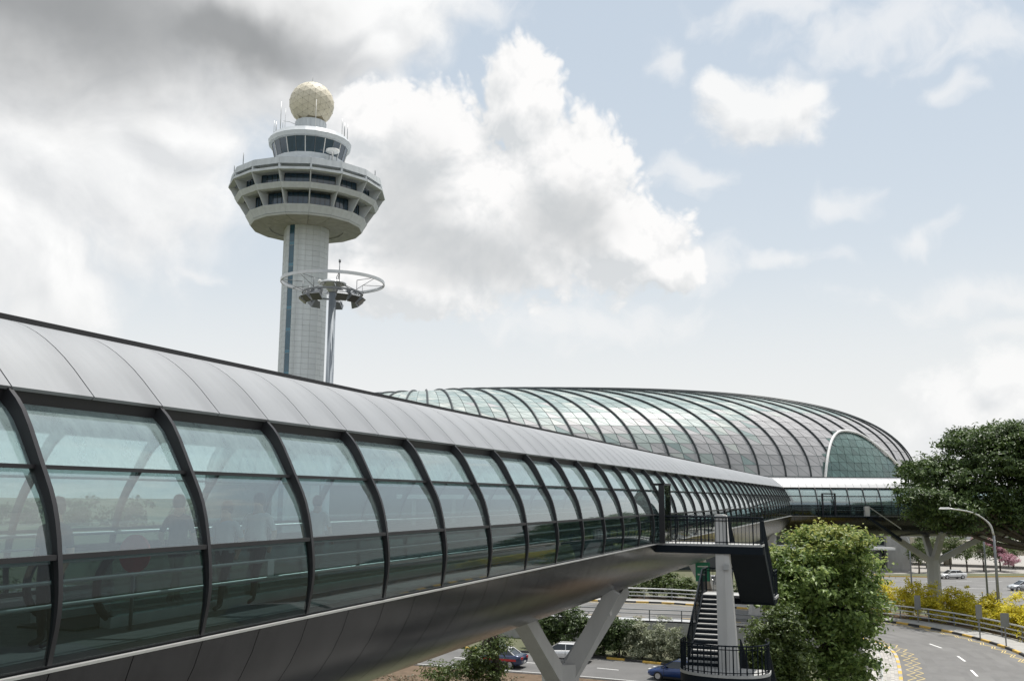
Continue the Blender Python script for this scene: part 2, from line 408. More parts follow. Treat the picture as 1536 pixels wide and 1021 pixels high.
# ------------------------------------------------------------------ mesh helpers
class MB:
    def __init__(s):
        s.v, s.f, s.m, s.sm = [], [], [], []

    def add(s, vs, fs, mi=0, smooth=False):
        o = len(s.v)
        s.v.extend([tuple(map(float, p)) for p in vs])
        for f in fs:
            s.f.append(tuple(i + o for i in f)); s.m.append(mi); s.sm.append(smooth)
        return s

    def hexa(s, p, mi=0):           # 8 corners: bottom 0-3 (ccw from above), top 4-7
        return s.add(p, [(3, 2, 1, 0), (4, 5, 6, 7), (0, 1, 5, 4), (1, 2, 6, 5), (2, 3, 7, 6), (3, 0, 4, 7)], mi)

    def box(s, a, b, mi=0, bev=0.):
        (x0, y0, z0), (x1, y1, z1) = a, b
        x0, x1 = min(x0, x1), max(x0, x1); y0, y1 = min(y0, y1), max(y0, y1); z0, z1 = min(z0, z1), max(z0, z1)
        return s.hexa([(x0, y0, z0), (x1, y0, z0), (x1, y1, z0), (x0, y1, z0), (x0, y0, z1), (x1, y0, z1), (x1, y1, z1), (x0, y1, z1)], mi)

    def bar(s, a, b, w, h, mi=0, up=(0, 0, 1), w2=None, h2=None):   # rectangular bar from a to b
        a, b = Vector(a), Vector(b)
        d = (b - a).normalized()
        u = Vector(up)
        sd = d.cross(u)
        if sd.length < 1e-4: sd = d.cross(Vector((1, 0, 0)))
        sd.normalize(); u = sd.cross(d).normalized()
        w2, h2 = w2 or w, h2 or h
        q = []
        for c, ww, hh in ((a, w, h), (b, w2, h2)):
            q += [c - sd * ww / 2 - u * hh / 2, c + sd * ww / 2 - u * hh / 2, c + sd * ww / 2 + u * hh / 2, c - sd * ww / 2 + u * hh / 2]
        return s.add(q, [(0, 1, 2, 3), (7, 6, 5, 4), (0, 4, 5, 1), (1, 5, 6, 2), (2, 6, 7, 3), (3, 7, 4, 0)], mi)

    def tube(s, pts, r, n=8, mi=0, cap=True, closed=False, smooth=True):
        P = [Vector(p) for p in pts]
        rs = list(r) if hasattr(r, '__len__') else [r] * len(P)
        o = len(s.v); N = len(P)
        prev = None
        for i, p in enumerate(P):
            if closed: d = (P[(i + 1) % N] - P[i - 1])
            else: d = (P[min(i + 1, N - 1)] - P[max(i - 1, 0)])
            d.normalize()
            if prev is None:
                u = d.cross(Vector((0, 0, 1)))
                if u.length < 1e-3: u = d.cross(Vector((1, 0, 0)))
            else:
                u = prev - d * prev.dot(d)
            u.normalize(); prev = u
            w = d.cross(u)
            for k in range(n):
                t = 2 * PI * k / n
                s.v.append(tuple(p + (u * math.cos(t) + w * math.sin(t)) * rs[i]))
        for i in range(N if closed else N - 1):
            j = (i + 1) % N
            for k in range(n):
                l = (k + 1) % n
                s.f.append((o + i * n + k, o + i * n + l, o + j * n + l, o + j * n + k)); s.m.append(mi); s.sm.append(smooth)
        if cap and not closed:
            s.f.append(tuple(o + k for k in range(n))[::-1]); s.m.append(mi); s.sm.append(False)
            s.f.append(tuple(o + (N - 1) * n + k for k in range(n))); s.m.append(mi); s.sm.append(False)
        return s

    def lathe(s, prof, n=32, mi=0, c=(0, 0), smooth=False, a0=0., sweep=2 * PI):
        o = len(s.v); full = abs(sweep - 2 * PI) < 1e-6
        m = n if full else n + 1
        for (r, z) in prof:
            for k in range(m):
                t = a0 + sweep * k / n
                s.v.append((c[0] + r * math.cos(t), c[1] + r * math.sin(t), z))
        for i in range(len(prof) - 1):
            for k in range(n):
                l = (k + 1) % m
                s.f.append((o + i * m + k, o + i * m + l, o + (i + 1) * m + l, o + (i + 1) * m + k)); s.m.append(mi); s.sm.append(smooth)
        return s

    def prism(s, poly, z0, z1, mi=0):        # poly ccw
        n = len(poly); o = len(s.v)
        s.v += [(x, y, z0) for x, y in poly] + [(x, y, z1) for x, y in poly]
        s.f.append(tuple(range(o + n - 1, o - 1, -1))); s.f.append(tuple(range(o + n, o + 2 * n)))
        s.m += [mi, mi]; s.sm += [False, False]
        for i in range(n):
            j = (i + 1) % n
            s.f.append((o + i, o + j, o + n + j, o + n + i)); s.m.append(mi); s.sm.append(False)
        return s

    def mesh(s, name, mats):
        me = bpy.data.meshes.new(name)
        me.from_pydata(s.v, [], s.f)
        for m in (mats if isinstance(mats, (list, tuple)) else [mats]): me.materials.append(m)
        me.polygons.foreach_set('material_index', s.m)
        me.polygons.foreach_set('use_smooth', s.sm)
        me.update()
        return me

    def build(s, name, mats, parent=None, **k):
        return link(name, s.mesh(name, mats), parent, **k)


def link(name, me, parent=None, loc=None, rot=None, label=None, cat=None, group=None, kind=None):
    o = bpy.data.objects.new(name, me)
    COL.objects.link(o)
    if parent: o.parent = parent
    if loc is not None: o.location = loc
    if rot is not None: o.rotation_euler = rot if hasattr(rot, '__len__') else (0, 0, rot)
    if label: o['label'] = label
    if cat: o['category'] = cat
    if group: o['group'] = group
    if kind: o['kind'] = kind
    return o


def thing(name, label, cat, loc=(0, 0, 0), rot=0., group=None):
    return link(name, None, None, loc, rot, label, cat, group)


def copy_tree(o, parent=None):
    c = o.copy(); COL.objects.link(c)
    if parent: c.parent = parent
    for ch in o.children: copy_tree(ch, c)
    return c


def strip(mb, prof, x0, x1, th, mi=0, smooth=True, edge=True, flip=False):
    """a curved plate: profile [(w, z)] with outward side to its left when walking it, swept in x"""
    P = [Vector((p[0], p[1])) for p in prof]
    N = len(P); nrm = []
    for i in range(N):
        d = (P[min(i + 1, N - 1)] - P[max(i - 1, 0)]).normalized()
        q = Vector((-d.y, d.x)) * (-1 if flip else 1)
        nrm.append(q)
    out = [(x, p.x, p.y) for p in P for x in (x0, x1)]
    inn = [(x, p.x - q.x * th, p.y - q.y * th) for p, q in zip(P, nrm) for x in (x0, x1)]
    fo = [(2 * i, 2 * i + 1, 2 * i + 3, 2 * i + 2) for i in range(N - 1)]
    fi = [f[::-1] for f in fo]
    if flip: fo, fi = fi, fo
    mb.add(out, fo, mi, smooth)
    mb.add(inn, fi, mi, smooth)
    if edge:
        for k in (0, 1):
            q = [out[2 * i + k] for i in range(N)] + [inn[2 * i + k] for i in range(N)]
            mb.add(q, [(i, i + 1, N + i + 1, N + i) for i in range(N - 1)], mi)
        for i in (0, N - 1):
            mb.add([out[2 * i], out[2 * i + 1], inn[2 * i + 1], inn[2 * i]], [(0, 1, 2, 3)], mi)
    return mb


def spline(P, n):
    """Catmull-Rom through points, n samples per span"""
    P = [np.array(p, float) for p in P]; out = []
    for i in range(len(P) - 1):
        p0 = P[i - 1] if i else 2 * P[0] - P[1]; p1, p2 = P[i], P[i + 1]
        p3 = P[i + 2] if i + 2 < len(P) else 2 * P[-1] - P[-2]
        for k in range(n):
            t = k / n
            out.append(.5 * ((2 * p1) + (-p0 + p2) * t + (2 * p0 - 5 * p1 + 4 * p2 - p3) * t * t + (-p0 + 3 * p1 - 3 * p2 + p3) * t ** 3))
    out.append(P[-1])
    return [tuple(p) for p in out]


def offset2(prof, ds):
    P = [np.array(p) for p in prof]; out = []
    for i, p in enumerate(P):
        d = P[min(i + 1, len(P) - 1)] - P[max(i - 1, 0)]
        d = d / np.linalg.norm(d)
        q = np.array([-d[1], d[0]])
        dd = ds[i] if hasattr(ds, '__len__') else ds
        out.append(tuple(p - q * dd))
    return out


# ------------------------------------------------------------------ setting: ground and roads
g = MB()
NG = 40
xs = np.linspace(-3000, 3000, NG)
ys = np.linspace(-3000, 3000, NG)
g.add([(x, y, 0) for y in ys for x in xs], [(j * NG + i, j * NG + i + 1, (j + 1) * NG + i + 1, (j + 1) * NG + i) for j in range(NG - 1) for i in range(NG - 1)])
g.build('ground', M['grass'], kind='structure', label='flat grassy ground around the roads')


def sheet(name, poly, z, m, parent=None, **k):
    b = MB().add([(x, y, z) for x, y in poly], [tuple(range(len(poly)))])
    return b.build(name, m, parent, **k)


def resample(P, step):
    P = [np.array(p[:2], float) for p in P]
    seg = [np.linalg.norm(P[i + 1] - P[i]) for i in range(len(P) - 1)]
    L = np.concatenate([[0], np.cumsum(seg)])
    n = max(1, int(round(L[-1] / step)))
    out = []
    for t in np.linspace(0, L[-1], n + 1):
        i = min(np.searchsorted(L, t, 'right') - 1, len(P) - 2)
        f = (t - L[i]) / seg[i]
        out.append(P[i] * (1 - f) + P[i + 1] * f)
    return out


def offset_line(P, d):      # positive d: to the left of travel
    P = [np.array(p, float) for p in P]; out = []
    for i, p in enumerate(P):
        t = P[min(i + 1, len(P) - 1)] - P[max(i - 1, 0)]
        t /= np.linalg.norm(t)
        out.append(p + np.array([-t[1], t[0]]) * d)
    return out


def quad_ribbon(mb, A, B, z, mi=0):
    n = len(A)
    mb.add([(p[0], p[1], z) for p in A] + [(p[0], p[1], z) for p in B], [(i, i + 1, n + i + 1, n + i) for i in range(n - 1)], mi)


UPZ = 2.0
far_kerb = spline([(-60, 118), (-20, 112), (12.4, 105.8), (18.9, 103), (24.3, 99.7), (33.2, 91.5), (35.6, 87.4), (37.0, 81.9), (37.2, 76.6), (36.5, 71.2), (34.2, 62), (31, 53), (26, 42)], 6)
near_kerb = spline([(-60, 110.5), (-20, 102.5), (10.9, 92.3), (16.2, 90.9), (22.5, 87.2), (26.8, 82.3), (28.2, 77.6), (28, 73.6), (27, 69.8), (24.1, 61.8), (20.6, 53), (15.5, 41)], 6)
far_edge = [tuple(p) for p in offset_line(far_kerb, 7.5)]
wall_edge = [tuple(p) for p in offset_line(near_kerb, -2.1)]
ramp_poly = [tuple(p) for p in wall_edge] + [tuple(p) for p in far_edge[::-1]]
rb = MB().prism(ramp_poly, -.4, UPZ - .02)
rb.build('ramp_embankment', M['conc'], kind='structure', label='concrete embankment carrying the upper road')
road = link('road', None, kind='structure', label='grey asphalt of the curving upper road')
b = MB()
fk, nk = resample(far_kerb, 2.), None
fk = [np.array(p) for p in far_kerb]; nk = [np.array(p) for p in near_kerb]
nn = 70
fk = resample(far_kerb, 1e9) and resample(far_kerb, 2.0)


def resn(P, n):
    P2 = resample(P, .25)
    return [P2[int(round(i * (len(P2) - 1) / n))] for i in range(n + 1)]


FK, NK = resn(far_kerb, nn), resn(near_kerb, nn)
b = MB(); quad_ribbon(b, NK, FK, UPZ); b.build('road_surface', M['asphalt'], road)
# lane dashes and zigzag lines
dm = MB()
mid = [ground_at(x / 6.244 + 1290, y / 6.244 + 880, UPZ) for x, y in ((650, 530), (765, 570), (915, 645), (985, 695), (1040, 775), (1100, 835))]
for i in (0, 2, 4):
    a, c = mid[i][:2], mid[i + 1][:2]
    t = (c - a) / np.linalg.norm(c - a); q = np.array([-t[1], t[0]]) * .075
    ext = t * .0
    dm.add([(*(a - q - ext), UPZ + .006), (*(c - q + ext), UPZ + .006), (*(c + q + ext), UPZ + .006), (*(a + q - ext), UPZ + .006)], [(0, 1, 2, 3)])
dm.build('lane_marking', M['white_paint'], road)


M['repair'] = mat('asphalt_repair', (.105, .103, .10), .92, 0, .12, 1.5, bump=.2)
pt = MB()
for (u0, u1, v0, v1) in ((27.2, 30.3, .08, .42), (33.0, 34.2, .5, .93), (38.5, 44., .10, .36), (21., 24.5, .55, .9), (46., 47.2, .08, .95)):
    A_ = [NK[int(u0)] * (1 - v0) + FK[int(u0)] * v0, NK[int(u1)] * (1 - v0) + FK[int(u1)] * v0, NK[int(u1)] * (1 - v1) + FK[int(u1)] * v1, NK[int(u0)] * (1 - v1) + FK[int(u0)] * v1]
    pt.add([(*p, UPZ + .004) for p in A_], [(3, 2, 1, 0)])
pt.build('repair_patch', M['repair'], road)
M['wear'] = mat('asphalt_worn', (.148, .145, .141), .8, 0, .14, .5, bump=.15)
tw_ = MB()
for f_ in (.17, .30, .42, .60, .72, .84):
    Lc = [p * (1 - f_) + q * f_ for p, q in zip(NK, FK)]
    L1, L2 = offset_line(Lc, .22), offset_line(Lc, -.22)
    tw_.add([(*p, UPZ + .002) for p in L2] + [(*p, UPZ + .002) for p in L1], [(i, i + 1, nn + 2 + i, nn + 1 + i) for i in range(nn)])
tw_.build('tyre_wear', M['wear'], road)
gr = MB()
for j in (30, 36, 42, 48):
    p, q = NK[j], FK[j]
    d_ = (p - q) / np.linalg.norm(p - q); e_ = np.array([-d_[1], d_[0]])
    c_ = q + d_ * .35
    gr.add([(*(c_ - d_ * .2 - e_ * .3), UPZ + .008), (*(c_ + d_ * .2 - e_ * .3), UPZ + .008), (*(c_ + d_ * .2 + e_ * .3), UPZ + .008), (*(c_ - d_ * .2 + e_ * .3), UPZ + .008)], [(0, 1, 2, 3)])
gr.build('drain_grate', M['black_paint'], road)


def zig(line, off, amp, step, i0, i1, name):
    P = resample(line, step)
    O = offset_line(P, off)
    L = offset_line(P, off)
    zz = MB()
    pts = []
    N = offset_line(P, off + amp); K = offset_line(P, off - amp)
    for i in range(len(P)):
        pts.append(N[i] if i % 2 else K[i])
    for i in range(max(i0, 0), min(i1, len(pts) - 1)):
        a, c = pts[i], pts[i + 1]
        t = (c - a) / np.linalg.norm(c - a); q = np.array([-t[1], t[0]]) * .036
        zz.add([(*(a - q), UPZ + .006), (*(c - q), UPZ + .006), (*(c + q), UPZ + .006), (*(a + q), UPZ + .006)], [(0, 1, 2, 3)])
    zz.build(name, M['zig_paint'], road)


zig(near_kerb, .55, .26, 1.0, 0, 400, 'zigzag_marking')
zig(near_kerb, 1.05, .26, 1.0, 0, 400, 'zigzag_marking')
zig(far_kerb, -.55, .22, 1.0, 0, 400, 'zigzag_marking')
zig(far_kerb, -.75, .22, 1.0, 1, 400, 'zigzag_marking')


def kerb(line, z0, z1, step, label, mats, side, lim=None):
    k = link('road_kerb', None, kind='structure', label=label)
    P = resample(line, step)
    for i in range(len(P) - 1):
        if lim and not (lim[0] <= P[i][0] and P[i][1] <= lim[1]): continue
        a, c = P[i], P[i + 1]
        t = (c - a) / np.linalg.norm(c - a); q = np.array([-t[1], t[0]]) * side
        a2, c2 = a + t * .01, c - t * .01
        w = .22
        pts = [a2, c2, c2 + q * w, a2 + q * w]
        if side < 0: pts = pts[::-1]
        m = MB().hexa([(*p, z0) for p in pts] + [(*p, z1) for p in pts])
        m.build('kerb_block', mats[i % len(mats)], k)
    return k


kerb(far_kerb, UPZ - .1, UPZ + .16, 1.35, 'black and yellow kerb along the outer side of the upper road', [M['black_paint'], M['yellow_paint']], 1, (-12, 200))
kerb(near_kerb, UPZ - .1, UPZ + .16, 1.1, 'pale and ochre kerb beside the brick footway', [M['paver'], M['yellow_paint']], -1, (-5, 200))
# far footway and planting bed
b = MB(); A = offset_line(FK, .22); B2 = offset_line(FK, 2.9); quad_ribbon(b, A, B2, UPZ + .12)
b.build('pavement', M['conc'], kind='structure', label='narrow concrete pavement behind the outer kerb')
b = MB(); A = offset_line(FK, 2.9); B2 = offset_line(FK, 7.5); quad_ribbon(b, A, B2, UPZ + .05)
b.build('planting_bed', M['soil'], kind='structure', label='soil bed under the yellow shrubs')
# brick footway: real pavers near the frame, joined base elsewhere
foot = link('footway', None, kind='structure', label='brick paved footway beside the inner kerb')
b = MB(); A = offset_line(NK, -2.1); B2 = offset_line(NK, -.22); quad_ribbon(b, A, B2, UPZ + .10)
b.build('joint_bed', M['tower_grout'], foot)
pv = MB()
P = resample(near_kerb, .42)
for row in range(8):
    o0 = -.25 - row * .225 - (.06 if row > 3 else 0)
    A, B2 = offset_line(P, o0), offset_line(P, o0 - .205)
    for i in range(len(P) - 1):
        if P[i][1] > 90 or P[i][0] < 10: continue
        f0, f1 = (.02, .97)
        sh = .5 * (row % 2)
        j = i + 1
        a, c, d, e = A[i] * (1 - f0) + A[j] * f0, A[i] * (1 - f1) + A[j] * f1, B2[i] * (1 - f1) + B2[j] * f1, B2[i] * (1 - f0) + B2[j] * f0
        h = UPZ + .14 + random.uniform(-.004, .004)
        q = [e, d, c, a]
        pv.hexa([(*p, UPZ + .08) for p in q] + [(*p, h) for p in q])
pv.build('paving_bricks', M['paver'], foot, kind='stuff')

# lower road
low_far = spline([(-120, 126), (-60, 106), (-20, 92.5), (-2, 86), (6.4, 82.6), (11.9, 79.2), (17, 75.3), (22, 71.5)], 6)
low_near = spline([(-120, 116), (-60, 96), (-20, 83), (-.4, 75.7), (2.7, 74.6), (7.9, 72.3), (12, 69.9), (21, 62.5)], 6)
A, B2 = resn(low_near, 50), resn(low_far, 50)
lroad = link('lower_road', None, kind='structure', label='asphalt road passing below the bridge')
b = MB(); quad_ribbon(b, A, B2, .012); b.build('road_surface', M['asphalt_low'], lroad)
dm = MB()
C2 = [(p + q) / 2 for p, q in zip(A, B2)]
for i in range(0, 50, 2):
    a, c = C2[i], C2[i] + (C2[i + 1] - C2[i]) * .6
    t = (c - a) / np.linalg.norm(c - a); q = np.array([-t[1], t[0]]) * .07
    dm.add([(*(a - q), .018), (*(c - q), .018), (*(c + q), .018), (*(a + q), .018)], [(0, 1, 2, 3)])
dm.build('lane_marking', M['white_paint'], lroad)
kerb(low_far, -.05, .16, 1.6, 'black and yellow kerb along the shrubs of the lower road', [M['black_paint'], M['yellow_paint']], 1, (-25, 100))
kerb(low_near, -.05, .14, 2., 'pale kerb round the mulched island under the bridge', [M['stair_light']], -1, (-25, 100))
isl = [tuple(p) for p in offset_line(low_near, -.22)][6:] + [(22, 56), (14, 56), (0, 50), (-30, 66)]
sheet('island_soil', isl[::1], .02, M['soil'], kind='structure', label='brown mulched island under the bridge')
sv = link('service_road', None, kind='structure', label='asphalt service road on the near side of the bridge')
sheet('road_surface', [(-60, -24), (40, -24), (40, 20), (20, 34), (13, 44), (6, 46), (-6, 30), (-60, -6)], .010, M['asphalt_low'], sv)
dm = MB()
for k in range(14):
    a = np.array([-14 + k * 2.2, -18 + k * 4.0]); t_ = np.array([.48, .877]); c_ = a + t_ * 2.; q = np.array([-t_[1], t_[0]]) * .08
    dm.add([(*(a - q), .016), (*(c_ - q), .016), (*(c_ + q), .016), (*(a + q), .016)], [(0, 1, 2, 3)])
dm.build('lane_marking', M['white_paint'], sv)
# far road
fr = link('far_road', None, kind='structure', label='wide sunlit road junction beyond the yellow shrubs')
sheet('road_surface', [(44, 133), (56, 122), (120, 118), (230, 150), (230, 205), (150, 176), (84, 174), (40, 176)], .012, M['asphalt'], fr)
dm = MB()
for (x, y, dx, dy, L) in [(62, 160, 1, .02, 60), (58, 148, 1, -.05, 70), (60, 136, 1, -.12, 60)]:
    for k in range(int(L / 5)):
        a = np.array([x + dx * 5 * k, y + dy * 5 * k]); c = a + np.array([dx, dy]) * (2.5 if y != 136 else 5)
        dm.add([(*(a - (0, .08)), .018), (*(c - (0, .08)), .018), (*(c + (0, .08)), .018), (*(a + (0, .08)), .018)], [(0, 1, 2, 3)])
dm.build('lane_marking', M['white_paint'], fr)
sheet('plaza_pavement', [(40, 176.2), (84, 174.2), (150, 176.2), (260, 215), (400, 330), (120, 330), (86, 230), (40, 183)], .008, M['paver'], kind='structure', label='pale paved plaza beyond the far junction')
b = MB()
isl2 = [(63, 168.5), (72, 167), (84, 169), (110, 173), (110, 178), (63, 172)]
b.prism(isl2, 0, .16); b.build('traffic_island', M['yellow_paint'], kind='structure', label='raised island with a painted kerb at the far junction')
sheet('island_grass', [(p[0] * .97 + 2.2, p[1] * .985 + 2.6) for p in isl2], .17, M['grass'], kind='structure', label='planted top of the far traffic island')


# ------------------------------------------------------------------ the skybridge
HEAD = (-2.06, 1.25)
TOPP = spline([(-2.14, 1.17), (-1.62, 1.68), (-1.12, 2.03), (-.62, 2.215), (-.03, 2.28)], 3)
GL = spline([(-3.02, -1.75), (-3.1, -1.2), (-3.05, -.64), (-2.92, -.1), (-2.69, .36), (-2.37, .93), HEAD], 3)   # bottom -> head
iT2, iT1 = 6, 12
dep = np.interp(range(len(GL)), [0, iT2, iT1, 18], [.045, .10, .155, .215])
GLI = offset2(GL, list(dep))          # glass line
HUL = [(-3.1 * math.cos(t), -1.1 - 2.85 * math.sin(t)) for t in np.linspace(R(13.8), R(89.7), 11)]     # near base -> bottom
Z0 = 13.


def mz(prof): return [(w, z + Z0) for w, z in prof]


def mirror(prof): return [(-w, z) for w, z in prof]


def bridge(name, label, loc, rotz, s0, bay, nb, k_end_extra, rib_w=.062, travel=True):
    root = thing(name, label, 'bridge', loc, rotz)
    hb = bay / 2
    meshes = {}

    def pl(nm, prof, x0, x1, th, m, flip=False):
        return strip(MB(), mz(prof), x0, x1, th, flip=flip).mesh(nm, m)
    GLr, TOPr, HULr = GLI, TOPP[::1], HUL[::-1]
    # outward side on the left when walking bottom -> top on the near (-w) side
    for sd, fl in ((1, False), (-1, True)):
        S = (lambda p: p) if sd == 1 else mirror
        g0, g1 = rib_w / 2 - .02, bay - rib_w / 2 + .02
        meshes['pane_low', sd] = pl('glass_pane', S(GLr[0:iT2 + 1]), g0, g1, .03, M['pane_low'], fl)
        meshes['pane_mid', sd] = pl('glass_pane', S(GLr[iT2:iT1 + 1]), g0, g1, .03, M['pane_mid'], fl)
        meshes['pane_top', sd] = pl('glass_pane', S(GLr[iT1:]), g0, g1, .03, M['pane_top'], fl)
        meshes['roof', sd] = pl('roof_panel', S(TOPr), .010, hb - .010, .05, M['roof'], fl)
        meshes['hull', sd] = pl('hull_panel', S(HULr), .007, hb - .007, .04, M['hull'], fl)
        rb_ = MB()
        n = len(GL)
        out = S(mz(offset2(GL, .03))); inn = S(mz(offset2(GL, list(dep + .04))))
        vs = []
        for x in (-rib_w / 2, rib_w / 2):
            vs += [(x, *p) for p in out] + [(x, *p) for p in inn]
        for side, (o1, o2) in enumerate(((0, n), (2 * n, 3 * n))):
            rb_.add([vs[o1 + i] for i in range(n)] + [vs[o2 + i] for i in range(n)], [(i, i + 1, n + i + 1, n + i) for i in range(n - 1)])
        rb_.add([vs[i] for i in range(n)] + [vs[2 * n + i] for i in range(n)], [(i, i + 1, n + i + 1, n + i) for i in range(n - 1)], 0, True)
        rb_.add([vs[n + i] for i in range(n)] + [vs[3 * n + i] for i in range(n)], [(i, i + 1, n + i + 1, n + i) for i in range(n - 1)], 0, True)
        meshes['rib', sd] = rb_.mesh('rib', M['frame'])
    L = nb * bay + k_end_extra
    for k in range(nb):
        x = s0 + k * bay
        for sd in (1, -1):
            link('glass_pane', meshes['pane_low', sd], root, (x, 0, 0))
            link('glass_pane', meshes['pane_mid', sd], root, (x, 0, 0))
            link('glass_pane', meshes['pane_top', sd], root, (x, 0, 0))
            link('rib', meshes['rib', sd], root, (x, 0, 0))
            for h in (0, hb):
                link('roof_panel', meshes['roof', sd], root, (x + h, 0, 0))
                link('hull_panel', meshes['hull', sd], root, (x + h, 0, 0))
    x0, x1 = s0, s0 + L
    # liners, long members
    tl = spline([(-2.02, 1.07), (-1.56, 1.57), (-1.08, 1.92), (-.6, 2.1), (0, 2.16), (.6, 2.1), (1.08, 1.92), (1.56, 1.57), (2.02, 1.07)], 2)
    strip(MB(), mz(tl), x0, x1, .06).build('ceiling', M['ceiling'], root)
    hl = [(w * .98, -1.1 + (z + 1.1) * .98) for w, z in (HUL + mirror(HUL)[::-1])]
    strip(MB(), mz(hl), x0, x1, .05, flip=True).build('hull_liner', M['liner'], root)
    hd = MB()
    for sgn in (1, -1):
        mem = MB()
        c = GL[18]
        mem.hexa([(x0, sgn * -2.02, Z0 + 1.0), (x1, sgn * -2.02, Z0 + 1.0), (x1, sgn * -1.60, Z0 + 1.0), (x0, sgn * -1.60, Z0 + 1.0),
                  (x0, sgn * -2.07, Z0 + 1.16), (x1, sgn * -2.07, Z0 + 1.16), (x1, sgn * -1.55, Z0 + 1.30), (x0, sgn * -1.55, Z0 + 1.30)])
        mem.build('head_beam', M['frame'], root)
        for i, w in ((iT1, .045), (iT2, .055)):
            p = GLI[i]
            MB().bar((x0, sgn * (p[0] - .03), Z0 + p[1]), (x1, sgn * (p[0] - .03), Z0 + p[1]), .06, w).build('transom', M['frame'], root)
        MB().bar((x0, sgn * -3.0, Z0 - 1.79), (x1, sgn * -3.0, Z0 - 1.772), .12, .028).build('sill', M['sill'], root)
        MB().bar((x0, sgn * -2.93, Z0 - 1.72), (x1, sgn * -2.93, Z0 - 1.72), .06, .08).build('base_rail', M['frame'], root)
    MB().bar((x0, -.55, Z0 + 2.27), (x1, -.55, Z0 + 2.25), .03, .07).build('roof_ridge_rail', M['liner'], root)
    MB().bar((x0, .55, Z0 + 2.27), (x1, .55, Z0 + 2.25), .03, .07).build('roof_ridge_rail', M['liner'], root)
    MB().box((x0, -2.9, Z0 - 1.95), (x1, 2.9, Z0 - 1.76)).build('deck', M['floor'], root)
    for sgn in (1, -1):
        hr = MB()
        for zz in (-.72, -.95, -1.2):
            hr.tube([(x0, sgn * 2.62, Z0 + zz), (x1, sgn * 2.62, Z0 + zz)], .025 if zz < -.8 else .035, 6)
        hr.build('handrail', M['steel'], root)
    # end bulkheads
    for xx, s_ in ((x0, 1), (x1, -1)):
        ring = mz(GL + TOPP[1:] + mirror(TOPP)[::-1][1:] + mirror(GL)[::-1][1:] + mirror(HUL)[1:] + HUL[::-1][1:-1])
        MB().add([(xx + s_ * .02, *p) for p in ring], [tuple(range(len(ring)))]).build('bulkhead', M['frame'], root)
    return root, meshes


TH = R(20.31)
AV = np.array([math.sin(TH), math.cos(TH)]); NV = np.array([-math.cos(TH), math.sin(TH)])


def br(s, d, z=0.):         # bridge coordinates (along, away from camera, height) -> world
    p = AV * s + NV * d
    return (p[0], p[1], z)


AXD = 11.02
S0, BAY = 8.06 - 5 * 2.45, 2.45
bridgeA, MA = bridge('skybridge', 'long tubular glazed skybridge running from the left edge into the distance', br(0, AXD), PI / 2 - TH, S0, BAY, 46, .6)
bx0 = 27.0
bridgeA['group'] = 'linked glazed skybridges'
bridgeB, MBm = bridge('skybridge', 'short crosswise glazed skybridge in front of the dome, behind the big tree', (0, 105.1, 0), 0., bx0, 1.66, 42, .0, rib_w=.062)

bridgeB['group'] = 'linked glazed skybridges'
# door vestibule in the near wall of bridge A, by the stair landing (bay between two ribs)
dr = MB()
kx = S0 + BAY * 17
dr.box((38.20, -3.30, Z0 - 1.75), (38.26, -3.08, Z0 + .56)); dr.box((39.51, -3.30, Z0 - 1.75), (39.57, -3.08, Z0 + .56)); dr.box((38.20, -3.32, Z0 + .48), (39.57, -2.75, Z0 + .56))
dr.build('door_frame', M['frame'], bridgeA)
MB().box((38.27, -3.28, Z0 - 1.74), (39.50, -3.25, Z0 + .5)).build('door', M['pane_low'], bridgeA)


# pylons carrying the bridges
def pylon_mesh():
    root = None
    ht = Z0 - 6.1
    c = MB()
    prof = [(.72, -.2), (.66, ht - 1.2), (.70, ht + .15)]
    o = 8
    c.lathe(prof, o, a0=PI / 8)
    c.add([(.70 * math.cos(PI / 8 + k * PI / 4), .70 * math.sin(PI / 8 + k * PI / 4), ht + .15) for k in range(8)], [tuple(range(8))])
    legs = []
    cap = []
    for (ex, ey, ez) in ((5.2, -1.05, -3.74), (-4.1, .1, -3.86), (0, 1.95, -3.36), (.3, -1.95, -3.36)):
        legs.append(MB().bar((ex * .06, ey * .1, ht - .42), (ex, ey, Z0 + ez), .58, .60, up=(0, 0, 1), w2=.55, h2=.50))
        k_ = .86
        cap.append(MB().box((ex * k_ - .16, ey * k_ - .17, Z0 - 4.25), (ex * k_ + .16, ey * k_ + .17, Z0 + ez + .15)))
    return c.mesh('column', M['pylon']), [l.mesh('branch', M['pylon']) for l in legs], [q.mesh('bearing_post', M['pylon']) for q in cap]


pc, plg, pcap = pylon_mesh()


def pylon(loc, rot, label):
    t = thing('pylon', label, 'pylon', loc, rot, 'branching pylons carrying the skybridge')
    link('column', pc, t)
    for l in plg: link('branch', l, t)
    for q in pcap: link('bearing_post', q, t)


pylon(br(35.1, AXD), PI / 2 - TH, 'branching concrete pylon nearest the camera, rising from the mulched island')
pylon(br(70.5, AXD), PI / 2 - TH, 'branching concrete pylon glimpsed behind the stair and the green sign')
pylon(br(97., AXD), PI / 2 - TH, 'branching concrete pylon just above the round bushy tree')
pylon((44.9, 105.1, 0), 0, 'branching concrete pylon standing behind the yellow shrubs')

